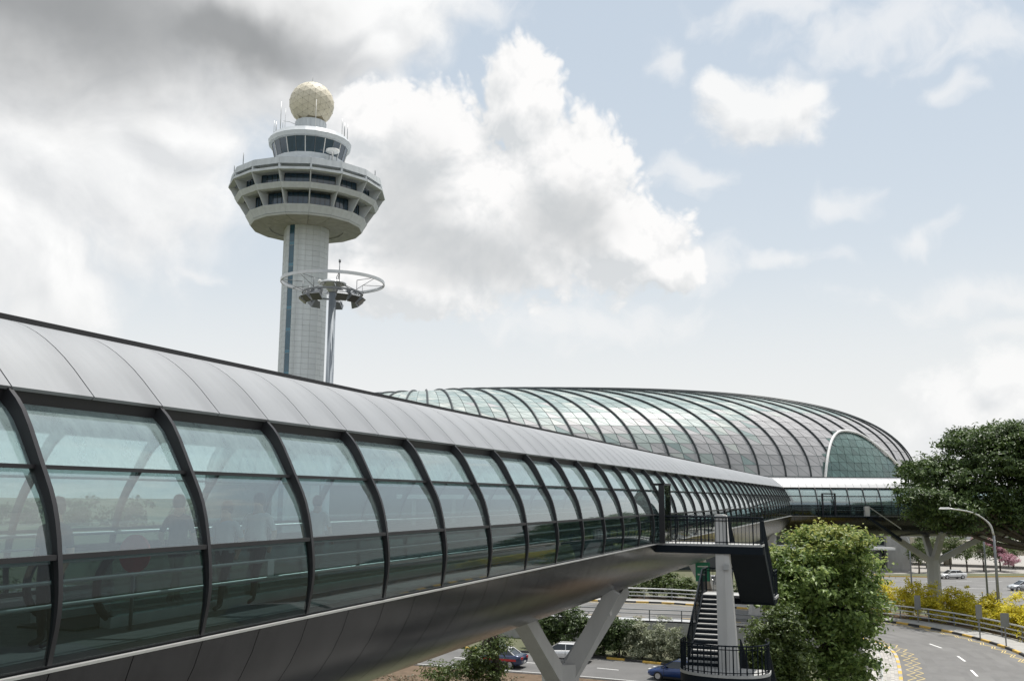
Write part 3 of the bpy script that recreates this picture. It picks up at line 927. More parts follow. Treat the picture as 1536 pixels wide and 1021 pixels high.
# ------------------------------------------------------------------ inside the bridge
tv = thing('travelator', 'moving walkway with rounded glass balustrades inside the skybridge', 'travelator', br(0, AXD, Z0 - 1.76), PI / 2 - TH)
for yb in (-1.35, -.15):
    x0, x1 = 10.4, 60.
    MB().box((x0 + .3, yb - .02, .12), (x1, yb + .02, .85)).build('balustrade', M['pane_mid'], tv)
    pts = [(x1, yb, .98)] + [(x0 + .45 - .45 * math.sin(a), yb, .53 + .45 * math.cos(a)) for a in np.linspace(0, PI, 12)] + [(x0 + .9, yb, .06)]
    MB().tube(pts, .055, 8).build('handrail', M['liner'], tv)
    MB().box((x0 + .2, yb - .09, 0), (x1, yb + .09, .14)).build('skirt', M['steel'], tv)
MB().box((10.2, -1.25, .0), (60., -.25, .03)).build('belt', M['liner'], tv)
ne = thing('no_entry_sign', 'round red no entry sign on a post beside the walkway', 'sign', br(10.62, AXD - 1.75, Z0 - 1.76), PI / 2 - TH)
MB().tube([(0, 0, 0), (0, 0, .75)], .025, 8).build('post', M['steel_dark'], ne)
MB().tube([(-.02, 0, .98), (.02, 0, .98)], .25, 24).build('disc', M['red'], ne)
MB().box((-.035, -.17, .945), (-.021, .17, 1.015)).build('bar', M['white_fl'], ne)
nt_ = MB().box((0, 0, 0), (.16, .01, .24))
nt_.build('notice', M['white_fl'], loc=br(12.3, AXD - 2.70, Z0 - 1.18), rot=PI / 2 - TH, label='small white notice stuck inside the lower glass', cat='notice')


def person_mesh(walk):
    """one continuous skinned figure, about 1.7 m, facing +x"""
    J = {'pel': (0, 0, .93, .135), 'wai': (0, 0, 1.08, .125), 'che': (.01, 0, 1.28, .15), 'nec': (0, 0, 1.46, .06), 'hd1': (.015, 0, 1.56, .088), 'hd2': (.01, 0, 1.66, .085)}
    E_ = [('pel', 'wai'), ('wai', 'che'), ('che', 'nec'), ('nec', 'hd1'), ('hd1', 'hd2')]
    st = .22 if walk else .03
    for sg, n in ((1, 'l'), (-1, 'r')):
        J['hip' + n] = (0, sg * .10, .87, .10); J['kne' + n] = (st * sg * .55 + .03, sg * .10, .48, .066)
        J['ank' + n] = (st * sg * .9 - (.06 if walk and sg < 0 else 0), sg * .10, .08, .045); J['toe' + n] = (J['ank' + n][0] + .17, sg * .11, .035, .036)
        J['sho' + n] = (0, sg * .19, 1.39, .068); J['elb' + n] = (-st * sg * .5 - .03, sg * .235, 1.11, .048)
        J['wri' + n] = (-st * sg * .5 + .09, sg * .235, .88, .034); J['han' + n] = (-st * sg * .5 + .13, sg * .23, .79, .036)
        E_ += [('pel', 'hip' + n), ('hip' + n, 'kne' + n), ('kne' + n, 'ank' + n), ('ank' + n, 'toe' + n), ('che', 'sho' + n), ('sho' + n, 'elb' + n), ('elb' + n, 'wri' + n), ('wri' + n, 'han' + n)]
    ks = list(J)
    me = bpy.data.meshes.new('person')
    me.from_pydata([J[k][:3] for k in ks], [(ks.index(a), ks.index(b)) for a, b in E_], [])
    o = bpy.data.objects.new('tmp', me); COL.objects.link(o)
    o.modifiers.new('s', 'SKIN'); sb = o.modifiers.new('u', 'SUBSURF'); sb.levels = 1
    for i, k in enumerate(ks):
        d = me.skin_vertices[0].data[i]; r = J[k][3]
        d.radius = (r, r); d.use_root = (k == 'pel')
    dg = bpy.context.evaluated_depsgraph_get()
    out = bpy.data.meshes.new_from_object(o.evaluated_get(dg))
    bpy.data.objects.remove(o)
    return out


PM = [person_mesh(False), person_mesh(True)]


def person(s, d, face, walk, shirt, trousers, label, h=1.):
    me = PM[walk].copy()
    me.materials.clear()
    for m in (M['skin'], mat('shirt', shirt, .8), mat('trousers', trousers, .8), M['hair']): me.materials.append(m)
    for p in me.polygons:
        c = p.center
        p.use_smooth = True
        if c.z > 1.62 or (c.z > 1.54 and c.x < -.01): i = 3
        elif c.z > 1.44: i = 0
        elif c.z < .93 and abs(c.y) < .19: i = 2
        elif abs(c.y) > .19 and c.z < 1.16: i = 0
        else: i = 1
        p.material_index = i
    o = link('person', me, None, br(s, d, Z0 - 1.755), PI / 2 - TH + face, label, 'person', 'people walking inside the skybridge')
    o.scale = (h, h, h)
    b = MB()
    b.lathe([(.001, 1.765), (.05, 1.755), (.085, 1.72), (.104, 1.66), (.10, 1.60), (.075, 1.545)], 14, smooth=True, c=(-.012, 0))
    b.build('hair', M['hair'], o)


person(9.05, 9.1, PI, 0, (.03, .03, .035), (.02, .02, .03), 'person in black standing just left of the no entry sign', .98)
person(7.55, 9.4, PI, 0, (.05, .05, .06), (.03, .03, .04), 'person in dark clothes at the far left edge of the bridge', .99)
person(10.5, 12.6, 0, 1, (.06, .06, .07), (.03, .03, .04), 'person in dark clothes walking right of the no entry sign')
person(13.1, 10.6, 0, 1, (.05, .06, .07), (.03, .03, .05), 'person in dark top leading the group of three in the second bay')
person(13.0, 9.6, PI, 1, (.35, .35, .36), (.05, .05, .06), 'person in grey top in the middle of the group of three', .95)
person(14.0, 9.7, PI, 1, (.62, .62, .62), (.05, .05, .06), 'person in white shirt with arms hanging in the group of three', 1.02)
person(17.0, 10.4, 0, 1, (.5, .5, .5), (.1, .1, .1), 'person in pale grey shirt alone in the third bay')


# ------------------------------------------------------------------ stair tower by the bridge
def stair():
    t = thing('outdoor_stair', 'dark steel switchback stair with landings hanging beside the skybridge', 'stair', br(0, 0, 0), PI / 2 - TH)
    # local coordinates: x = s, y = d, z

    def rail(pts, h=1.02, bal=.14, nm='railing', infill=True):
        m = MB()
        for i in range(len(pts) - 1):
            a, c = Vector(pts[i]), Vector(pts[i + 1])
            L = (c - a).length
            m.tube([a + Vector((0, 0, h)), c + Vector((0, 0, h))], .03, 6)
            m.tube([a + Vector((0, 0, h - .13)), c + Vector((0, 0, h - .13))], .018, 5)
            m.tube([a + Vector((0, 0, .08)), c + Vector((0, 0, .08))], .018, 5)
            n = max(1, int(L / bal))
            for k in range(n + 1):
                p = a.lerp(c, k / n)
                big = (k % 7 == 0)
                m.bar(p, p + Vector((0, 0, h)), .045 if big else .016, .045 if big else .016)
        m.build(nm, M['stair_metal'], t)

    def flight(s_top, s_bot, d0, d1, z_top, z_bot, n, rl=True):
        m = MB(); tr = (s_bot - s_top) / (n - 1); rh = (z_top - z_bot) / n
        for i in range(n - 1):
            z = z_top - (i + 1) * rh
            xs_ = s_top + tr * i
            o = MB().box((xs_, d0 + .05, z - .05), (xs_ + tr * 1.04, d1 - .05, z)); o.build('tread', M['stair_light'], t)
        for i in range(n):
            xs_ = s_top + tr * i
            z = z_top - i * rh
            MB().box((xs_ + (.03 if tr > 0 else -.05), d0 + .05, z - rh), (xs_ + (.05 if tr > 0 else -.03), d1 - .05, z - .052)).build('riser', M['stair_metal'], t)
        # sloping soffit and stringers
        so = MB()
        e = .0
        so.hexa([(s_top, d0, z_top - .34), (s_bot, d0, z_bot - .30), (s_bot, d1, z_bot - .30), (s_top, d1, z_top - .34),
                 (s_top, d0, z_top - .28), (s_bot, d0, z_bot - .24), (s_bot, d1, z_bot - .24), (s_top, d1, z_top - .28)])
        so.build('soffit', M['stair_metal'], t)
        for d in (d0, d1):
            MB().hexa([(s_top, d - .03, z_top - .36), (s_bot, d - .03, z_bot - .32), (s_bot, d + .03, z_bot - .32), (s_top, d + .03, z_top - .36),
                       (s_top, d - .03, z_top + .06), (s_bot, d - .03, z_bot + .06), (s_bot, d + .03, z_bot + .06), (s_top, d + .03, z_top + .06)]).build('stringer', M['stair_metal'], t)
            if rl: rail([(s_top, d, z_top + .02), (s_bot, d, z_bot + .02)])

    zt = Z0 - 1.75
    z1, z2, z3, z4 = zt - 2.29, zt - 4.60, zt - 6.9, zt - 9.2
    # top landing
    MB().box((38.3, 4.05, zt - .08), (39.35, 8.45, zt)).box((39.35, 5.45, zt - .08), (40.3, 8.4, zt)).build('landing', M['stair_light'], t)
    MB().box((38.27, 4.0, zt - .36), (38.40, 8.5, zt - .082)).box((38.40, 4.1, zt - .34), (40.25, 8.3, zt - .10)).build('landing_beam', M['stair_metal'], t)
    rail([(38.33, 8.3, zt), (38.33, 4.08, zt)])
    rail([(38.36, 4.08, zt), (39.3, 4.08, zt)])
    rail([(40.25, 8.3, zt), (40.25, 5.5, zt), (39.4, 5.45, zt)])
    flight(39.30, 42.6, 4.10, 5.40, zt, z1, 14)
    # half landing
    MB().box((42.5, 4.0, z1 - .1), (43.9, 7.1, z1)).build('landing', M['stair_light'], t)
    MB().box((42.55, 4.05, z1 - .34), (43.85, 7.05, z1 - .102)).build('landing_beam', M['stair_metal'], t)
    rail([(42.6, 7.05, z1), (43.85, 7.05, z1), (43.85, 4.05, z1), (42.6, 4.05, z1)])
    flight(42.5, 38.75, 5.75, 7.02, z1, z2, 14)

    def round_landing(z, s_in):
        out = [(s_in, 7.15), (s_in - .7, 7.2), (s_in - 1.25, 6.95), (s_in - 1.6, 6.4), (s_in - 1.75, 5.6), (s_in - 1.65, 4.8), (s_in - 1.3, 4.2), (s_in - .7, 3.9), (s_in, 3.9)]
        out = spline(out, 3)
        pol = out[::1]
        MB().prism(pol, z - .10, z).build('landing', M['stair_light'], t)
        inn = [(x * .0 + s_in - (s_in - x) * .99, 5.5 + (y - 5.5) * .985) for x, y in out]
        MB().prism(inn, z - .42, z - .102).build('landing_beam', M['stair_metal'], t)
        rp = [(s_in - (s_in - x) * .98, 5.5 + (y - 5.5) * .97, z) for x, y in out]
        rail(rp, bal=.12)
    round_landing(z2, 38.75)
    flight(38.75, 42.5, 4.05, 5.0, z2, z3, 14)
    MB().box((42.5, 4.0, z3 - .1), (43.9, 7.1, z3)).build('landing', M['stair_light'], t)
    rail([(42.6, 7.05, z3), (43.85, 7.05, z3), (43.85, 4.05, z3)])
    flight(42.5, 38.75, 5.75, 7.02, z3, z4, 14)
    round_landing(z4, 38.75)
    flight(38.75, 42.1, 4.05, 5.0, z4, .0, 13)
    # tapered white column between the flights
    zz0, zz1 = 0., zt + 1.12
    MB().hexa([(38.05, 5.30, zz0), (38.9, 5.20, zz0), (38.9, 5.76, zz0), (38.1, 5.76, zz0), (38.35, 5.48, zz1), (38.75, 5.42, zz1), (38.75, 5.80, zz1), (38.35, 5.80, zz1)]).build('column', M['white_conc'], t)
    MB().hexa([(38.22, 4.70, zz0), (38.75, 4.70, zz0), (38.75, 5.32, zz0), (38.06, 5.32, zz0), (38.38, 5.36, zz1 - .02), (38.7, 5.36, zz1 - .02), (38.7, 5.5, zz1 - .02), (38.36, 5.5, zz1 - .02)]).build('column_fin', M['white_conc'], t)
    b = MB().box((38.22, 5.30, zt - .95), (38.34, 5.50, zt - .75)); b.build('wall_lamp', M['steel'], t)


stair()

# small balcony stair on the crosswise bridge
t = thing('balcony_stair', 'small railed balcony with a descending stair on the crosswise skybridge', 'stair', (34.2, 101.6, Z0 - 1.75))
MB().box((-2.3, -1.3, -.12), (3.4, .5, 0)).build('landing', M['stair_metal'], t)
rl = MB()
for a, c in (((-2.2, -1.25, 0), (2.0, -1.25, 0)),):
    for h in (1.0, .55): rl.tube([(a[0], a[1], h), (c[0], c[1], h)], .03, 6)
    for k in range(16): rl.bar((-2.2 + k * .28, -1.25, 0), (-2.2 + k * .28, -1.25, 1.), .025, .025)
rl.build('railing', M['stair_metal'], t)
MB().hexa([(2.4, -1.3, .93), (5.6, -1.3, -1.27), (5.6, -1.22, -1.27), (2.4, -1.22, .93), (2.4, -1.3, 1.03), (5.6, -1.3, -1.17), (5.6, -1.22, -1.17), (2.4, -1.22, 1.03)]).build('handrail', M['steel'], t)
MB().hexa([(2.4, -1.3, -.3), (5.6, -1.3, -2.5), (5.6, -.4, -2.5), (2.4, -.4, -.3), (2.4, -1.3, 0), (5.6, -1.3, -2.2), (5.6, -.4, -2.2), (2.4, -.4, 0)]).build('flight', M['stair_metal'], t)
MB().box((-1.9, .1, 0), (-1.75, .3, 2.2)).box((-.6, .1, 0), (-.45, .3, 2.2)).box((-1.9, .1, 2.2), (-.45, .3, 2.32)).build('door_frame', M['frame'], t)
MB().box((2.1, -1.0, 0), (2.6, -.7, 1.0)).build('column', M['white_conc'], t)


# ------------------------------------------------------------------ control tower
def tower():
    T0 = (-31.9, 145.)
    face = math.atan2(-T0[1], -T0[0])       # direction from the tower towards the camera
    t = thing('control_tower', 'tall concrete airport control tower with a round cream radome on top', 'tower', (*T0, 0), face)
    # local +x looks at the camera, +y is to the right in the picture (camera's right)
    # shaft: chamfered square with tiles
    w, ch = 1.62, 1.62
    h = 3.2
    rot = R(9)
    oct_ = []
    for k in range(4):
        a = k * PI / 2
        for (x, y) in ((h, -w), (h, w)):
            oct_.append((x * math.cos(a) - y * math.sin(a), x * math.sin(a) + y * math.cos(a)))
    oct_ = [(x * math.cos(rot) - y * math.sin(rot), x * math.sin(rot) + y * math.cos(rot)) for x, y in oct_]
    ztop = 53.6
    inner = [(x * .985, y * .985) for x, y in oct_]
    MB().prism(inner, 0, ztop + .2).build('shaft', M['tower_grout'], t)
    tile_far = MB()
    rowh = .82
    rows = int(ztop / rowh)
    tiles = {}
    for i in range(8):
        a, c = Vector((*oct_[i], 0)), Vector((*oct_[(i + 1) % 8], 0))
        d = (c - a); L = d.length; d.normalize()
        nrm = Vector((d.y, -d.x, 0))
        vis = nrm.x > .15
        ncol = 3 if L > 2.8 else 2
        x_off = 0.
        strip_face = (i == 7)
        for r in range(rows):
            z0_ = ztop - (r + 1) * rowh
            if strip_face:
                spans = [(0., .52), (1.44, L)]
                # window strip occupies .62..1.34
            else:
                spans = [(L * k / ncol, L * (k + 1) / ncol) for k in range(ncol)]
            for (u0, u1) in spans:
                key = (i, round(u0, 3))
                pts = [a + d * (u0 + .015) - nrm * .06, a + d * (u1 - .015) - nrm * .06, a + d * (u1 - .015) + nrm * .004, a + d * (u0 + .015) + nrm * .004]
                if vis and r < 38:
                    if key not in tiles:
                        tiles[key] = MB().hexa([(*p[:2], .015) for p in pts] + [(*p[:2], rowh - .015) for p in pts]).mesh('tile', M['tower_tile'])
                    link('tile', tiles[key], t, (0, 0, z0_))
                else:
                    tile_far.hexa([(*p[:2], z0_ + .015) for p in pts] + [(*p[:2], z0_ + rowh - .015) for p in pts])
        if strip_face:
            for k in range(int(ztop / 3.3) + 1):
                z1 = ztop - k * 3.3; z0_ = max(0, z1 - 2.75); z2 = max(0, z1 - 3.27)
                for (zz0, zz1, nm, m) in ((z0_, z1 - .04, 'strip_window', M['strip_glass']), (z2, z0_ - .03, 'spandrel', M['strip_light'])):
                    if zz1 - zz0 < .2: continue
                    p = [a + d * .56 - nrm * .06, a + d * 1.40 - nrm * .06, a + d * 1.40 - nrm * .02, a + d * .56 - nrm * .02]
                    MB().hexa([(*q[:2], zz0) for q in p] + [(*q[:2], zz1) for q in p]).build(nm, m, t)
    tile_far.build('shaft_tiles', M['tower_tile'], t, kind='stuff')
    # head: 16 bays
    NB = 16
    off = R(1.25) + PI / NB * 0
    ang0 = off + PI / NB
    cs = math.cos(PI / NB)

    def rp(r, a, z): return (r * math.cos(a), r * math.sin(a), z)

    def band(nm, r0, z0, r1, z1, th, m, ledge=0.):
        """one facet panel of a ring, centred on local angle 0, then copied round"""
        a = PI / NB - .0012
        q = MB().hexa([rp(r0 - th, -a, z0), rp(r0, -a, z0), rp(r0, a, z0), rp(r0 - th, a, z0), rp(r1 - th, -a, z1), rp(r1, -a, z1), rp(r1, a, z1), rp(r1 - th, a, z1)])
        me = q.mesh(nm, m)
        for k in range(NB): link(nm, me, t, rot=ang0 + PI / NB * 2 * k - PI / NB + PI / NB)
    band('parapet_panel', 11.72, 60.22, 11.55, 61.2, .35, M['tower_band'])
    band('ledge_panel', 11.95, 59.28, 11.92, 59.66, .9, M['tower_band'])
    band('band_panel', 10.55, 56.95, 11.0, 57.7, .9, M['tower_band'])
    band('band_panel', 8.6, 53.85, 9.25, 54.95, .9, M['tower_band'])
    band('rim_panel', 8.45, 53.55, 8.62, 53.78, .5, M['tower_white'])
    # solid cores behind
    MB().lathe([(7.7, 53.6), (7.7, 57.3), (9.15, 57.4), (9.15, 59.5), (10.8, 60.3), (11.2, 60.9)], NB, a0=off).build('core', M['tower_band'], t)
    # soffit segments
    a = PI / NB - .004
    for r0, r1 in ((2.9, 5.6), (5.63, 8.4)):
        me = MB().hexa([rp(r0, -a, 53.35 + .1 * (r0 < 3)), rp(r1, -a, 53.5), rp(r1, a, 53.5), rp(r0, a, 53.35 + .1 * (r0 < 3)), rp(r0, -a, 53.7), rp(r1, -a, 53.72), rp(r1, a, 53.72), rp(r0, a, 53.7)]).mesh('soffit_panel', M['conc'])
        for k in range(NB): link('soffit_panel', me, t, rot=ang0 + 2 * PI / NB * k)
    # fins and windows for two storeys
    for (zb, zt, rb_, rt_, rin) in ((54.93, 56.97, 9.22, 10.55, 7.75), (57.68, 59.3, 10.98, 11.9, 9.25)):
        fm = MB().hexa([(rin, -.10, zb), (rb_ - .08, -.07, zb), (rb_ - .08, .07, zb), (rin, .10, zb), (rin, -.10, zt), (rt_ - .08, -.07, zt), (rt_ - .08, .07, zt), (rin, .10, zt)]).mesh('fin', M['tower_white'])
        for k in range(NB): link('fin', fm, t, rot=off + 2 * PI / NB * k)
        hw = rin * math.tan(PI / NB) - .14
        rr_ = rin * 1.0 + .45
        hw = rr_ * math.tan(PI / NB) - .16
        fr_ = MB()
        fr_.box((rr_ - .1, -hw, zb), (rr_ + .06, hw, zb + .1)); fr_.box((rr_ - .1, -hw, zt - .08), (rr_ + .06, hw, zt))
        for yy in (-hw, -hw / 2, 0, hw / 2, hw): fr_.box((rr_ - .1, yy - .04, zb + .1), (rr_ + .05, yy + .04, zt - .08))
        frm = fr_.mesh('window', M['dark_glass'])
        pm = [MB().box((rr_ - .12, y0 + .045, zb + .105), (rr_ - .02, y0 + hw / 2 - .045, zt - .085)).mesh('pane', M['tower_glass']) for y0 in (-hw, -hw / 2, 0, hw / 2)]
        cm_ = MB().hexa([rp(rin - 1.2, -PI / NB, zt - .03), rp(rt_ - .9, -PI / NB, zt - .03), rp(rt_ - .9, PI / NB, zt - .03), rp(rin - 1.2, PI / NB, zt - .03), rp(rin - 1.2, -PI / NB, zt + .1), rp(rt_ - .9, -PI / NB, zt + .1), rp(rt_ - .9, PI / NB, zt + .1), rp(rin - 1.2, PI / NB, zt + .1)]).mesh('bay_ceiling', M['conc'])
        for k in range(NB):
            wdw = link('window', frm, t, rot=ang0 + 2 * PI / NB * k)
            for p in pm: link('pane', p, wdw)
    # upper slot posts
    pm = MB().box((10.95, -.13, 59.66), (11.68, .13, 60.22)).mesh('slot_post', M['tower_white'])
    for k in range(NB): link('slot_post', pm, t, rot=off + 2 * PI / NB * k)
    # deck roof and cab
    MB().lathe([(11.3, 61.15), (11.5, 61.25), (8.0, 62.4), (5.6, 63.5), (5.5, 64.25), (5.1, 64.3)], NB, a0=off).build('deck_roof', M['tower_white'], t)
    NC = 24
    ac = PI / NC
    for k in range(NC):
        a = 2 * ac * k
        if k == 0:
            pmh = MB().hexa([rp(5.0, -ac * .93, 64.3), rp(5.22, -ac * .93, 64.3), rp(5.22, ac * .93, 64.3), rp(5.0, ac * .93, 64.3), rp(5.6, -ac * .93, 66.6), rp(5.82, -ac * .93, 66.6), rp(5.82, ac * .93, 66.6), rp(5.6, ac * .93, 66.6)]).mesh('cab_pane', M['tower_glass'])
            mu = MB().bar(rp(5.24, ac, 64.3), rp(5.84, ac, 66.6), .12, .10, up=rp(1, ac, 0)).mesh('cab_mullion', M['white_fl'])
            mu2 = MB().bar(rp(5.24, ac, 64.3), rp(5.84, ac, 66.6), .05, .06, up=rp(1, ac, 0)).mesh('cab_mullion', M['steel_dark'])
        link('cab_pane', pmh, t, rot=a)
        link('cab_mullion', mu if k % 2 else mu2, t, rot=a)
    MB().lathe([(4.6, 66.62), (5.9, 66.62), (6.3, 66.72), (6.42, 67.35), (6.3, 67.5), (5.9, 68.1), (2.5, 68.9), (0.01, 69.)], NC, a0=ac).build('cab_roof', M['tower_white'], t)
    MB().lathe([(.01, 64.2), (4.9, 64.2)], NC).build('cab_floor', M['conc'], t)
    MB().lathe([(2.35, 68.8), (2.35, 70.9), (1.8, 71.0)], 20).build('drum', M['tower_band'], t)
    dp = MB()
    for k in range(20):
        a = 2 * PI * k / 20
        dp.box((2.34 * math.cos(a) - .05, 2.34 * math.sin(a) - .05, 68.9), (2.34 * math.cos(a) + .05, 2.34 * math.sin(a) + .05, 70.9))
    dp.build('drum_posts', M['tower_white'], t)
    # radome: geodesic panels over an inner ball
    bm = bmesh.new()
    bmesh.ops.create_icosphere(bm, subdivisions=3, radius=3.5)
    inn = MB()
    cz = 73.95
    q = Matrix.Rotation(.4, 3, 'Z') @ Matrix.Rotation(.5, 3, 'X')
    far = MB(); bolts = MB()
    for v in bm.verts:
        p = q @ v.co
        if p.x > -.3 and p.z > -2.8:
            bolts.box((p.x - .03, p.y - .03, p.z + cz - .03), (p.x + .03, p.y + .03, p.z + cz + .03))
    for f in bm.faces:
        P = [q @ v.co for v in f.verts]
        c = sum(P, Vector()) / 3
        if c.z < -2.75: continue
        P2 = [c + (p - c) * .955 for p in P]
        P3 = [p * .985 for p in P2]
        tri = [(p.x, p.y, p.z + cz) for p in P2 + P3]
        fs = [(0, 1, 2), (5, 4, 3), (0, 3, 4, 1), (1, 4, 5, 2), (2, 5, 3, 0)]
        if c.x > -.3:
            MB().add(tri, fs).build('radome_panel', M['radome'], t)
        else:
            far.add(tri, fs)
    far.build('radome_panels', M['radome'], t, kind='stuff')
    bolts.build('radome_hubs', M['steel_dark'], t)
    for v in bm.verts: v.co = q @ v.co
    inn.add([tuple(v.co * .988 + Vector((0, 0, cz))) for v in bm.verts], [tuple(v.index for v in f.verts) for f in bm.faces if f.calc_center_median().z > -3.3])
    inn.build('radome_frame', M['radome_joint'], t)
    bm.free()
    MB().tube([(0, 0, 77.3), (0, 0, 77.75)], .16, 8).tube([(0, 0, 77.7), (0, 0, 78.6)], .025, 5).build('beacon', M['steel_dark'], t)
    # antennas on the cab roof, radius, angle (deg, + = right), height, radius
    for (r, a, h_, w_) in ((5.6, -88, 2.0, .05), (5.3, -84, 1.7, .09), (4.9, -70, 4.6, .06), (4.6, -58, 3.2, .03), (3.9, 10, 4.6, .05), (5.4, 62, 2.4, .06), (5.5, 70, 1.9, .11), (5.7, 86, 2.3, .08), (3.4, -45, 1.4, .03), (5.0, 75, 1.3, .04)):
        x, y = r * math.cos(R(a)), r * math.sin(R(a))
        MB().tube([(x, y, 68.1), (x, y, 68.1 + .6 + h_)], [w_, w_ * .7], 6).build('antenna', M['white_fl'] if abs(a) < 40 else M['steel'], t)
    MB().tube([(3.6, -4.2, 69.4), (3.2, -3.2, 69.5), (3.0, -2.4, 69.3)], .04, 5).tube([(3.6, -4.2, 68.3), (3.6, -4.2, 69.4)], .04, 5).build('roof_rail', M['steel'], t)
    for (r, a, h_) in ((10.9, -62, 1.5), (11.3, -78, .4), (11.2, 62, .4), (9.5, 20, 1.4)):
        x, y = r * math.cos(R(a)), r * math.sin(R(a))
        MB().tube([(x, y, 61.2), (x, y, 61.8 + h_)], .06, 6).build('antenna', M['steel_dark'], t)
    x, y = 7.2 * math.cos(R(28)), 7.2 * math.sin(R(28))
    MB().lathe([(.01, 64.0), (.9, 64.05), (1.05, 64.2), (1.0, 64.45), (.01, 64.55)], 16, c=(x, y)).tube([(x, y, 62.6), (x, y, 64.)], .12, 8).build('rooftop_disc', M['white_fl'], t)
    MB().tube([(x - .5, y - .5, 62.5), (x - .5, y - .5, 63.9)], .05, 6).tube([(x - .5, y + .6, 62.5), (x - .5, y + .6, 63.9)], .05, 6).build('disc_leg', M['steel_dark'], t)


tower()


# ------------------------------------------------------------------ high mast light
def mast():
    c = at(499.5, 424, 40)
    t = thing('high_mast_light', 'tall steel mast with a wide ring and floodlights, in front of the control tower', 'light mast', (c[0], 40, 0))
    zc = c[2]
    MB().tube([(0, 0, 0), (0, 0, 12), (0, 0, 12.02), (0, 0, zc)], [.24, .20, .175, .15], 14).build('pole', M['mast'], t)
    MB().lathe([(2.13, zc - .06), (2.17, zc - .06), (2.17, zc + .07), (2.13, zc + .07), (2.13, zc - .06)], 56).build('ring', M['steel'], t)
    MB().lathe([(.01, zc + .12), (.40, zc + .08), (.56, zc - .02), (.56, zc - .07), (.30, zc - .12), (.26, zc - .3), (.17, zc - .42)], 24, smooth=True).build('crown', M['steel'], t)
    for k in range(8):
        a = 2 * PI * k / 8 + .3
        ca, sa = math.cos(a), math.sin(a)
        m = MB().tube([(.5 * ca, .5 * sa, zc - .1), (1.25 * ca, 1.25 * sa, zc - .45), (1.25 * ca, 1.25 * sa, zc - .02)], .018, 5)
        m.tube([(1.25 * ca, 1.25 * sa, zc - .02), (2.13 * ca, 2.13 * sa, zc)], .014, 5)
        m.tube([(1.25 * ca, 1.25 * sa, zc - .40), (2.13 * ca, 2.13 * sa, zc - .03)], .012, 5)
        m.build('ring_bracket', M['steel_dark'], t)
    MB().lathe([(1.22, zc - .50), (1.28, zc - .50), (1.28, zc - .43), (1.22, zc - .43), (1.22, zc - .50)], 32).build('lamp_ring', M['steel_dark'], t)
    for a in (-165, -140, -112, -62, -35, -5, 40, 90, 140):
        ca, sa = math.cos(R(a)), math.sin(R(a))
        f = MB()
        o = Vector((ca, sa, 0)); sd = Vector((-sa, ca, 0)); ctr = Vector((1.15 * ca, 1.15 * sa, zc - .72))
        dn = (o * .62 + Vector((0, 0, -.78))).normalized(); up_ = sd.cross(dn)
        q = []
        for k, (hw, hh) in ((-.16, (.13, .10)), (.14, (.24, .19))):
            cc = ctr + dn * k
            q += [cc - sd * hw - up_ * hh, cc + sd * hw - up_ * hh, cc + sd * hw + up_ * hh, cc - sd * hw + up_ * hh]
        f.add(q, [(0, 1, 2, 3), (7, 6, 5, 4), (0, 4, 5, 1), (1, 5, 6, 2), (2, 6, 7, 3), (3, 7, 4, 0)])
        fo = f.build('floodlight', M['steel_dark'], t)
        q2 = [ctr + dn * .145 + sd * x + up_ * y for x, y in ((-.21, -.16), (.21, -.16), (.21, .16), (-.21, .16))]
        MB().add(q2 + [p + dn * .01 for p in q2], [(0, 1, 2, 3), (7, 6, 5, 4), (0, 4, 5, 1), (1, 5, 6, 2), (2, 6, 7, 3), (3, 7, 4, 0)]).build('lens', M['flood_lens'], fo)
        MB().tube([ctr - sd * .2, ctr - sd * .2 + Vector((0, 0, .26)), ctr + sd * .2 + Vector((0, 0, .26)), ctr + sd * .2], .016, 5).build('bracket', M['steel_dark'], fo)
        gb = ctr + Vector((0, 0, .24)) - o * .2
        MB().box(tuple(gb - Vector((.09, .09, .09))), tuple(gb + Vector((.09, .09, .09)))).build('gear_box', M['steel_dark'], fo)
    MB().tube([(.55, -1.6, zc - .4), (.55, -1.6, zc + .5)], .02, 6).tube([(.55, -1.6, zc + .5), (.55, -1.6, zc + .62)], .05, 6).build('rod', M['steel_dark'], t)
    MB().tube([(-.95, 1.9, zc), (-.95, 1.9, zc + .42)], .012, 6).lathe([(.01, zc + .4), (.09, zc + .45), (.08, zc + .53), (.01, zc + .57)], 10, c=(-.95, 1.9), smooth=True).build('warning_lamp', M['lamp_lens'], t)


mast()


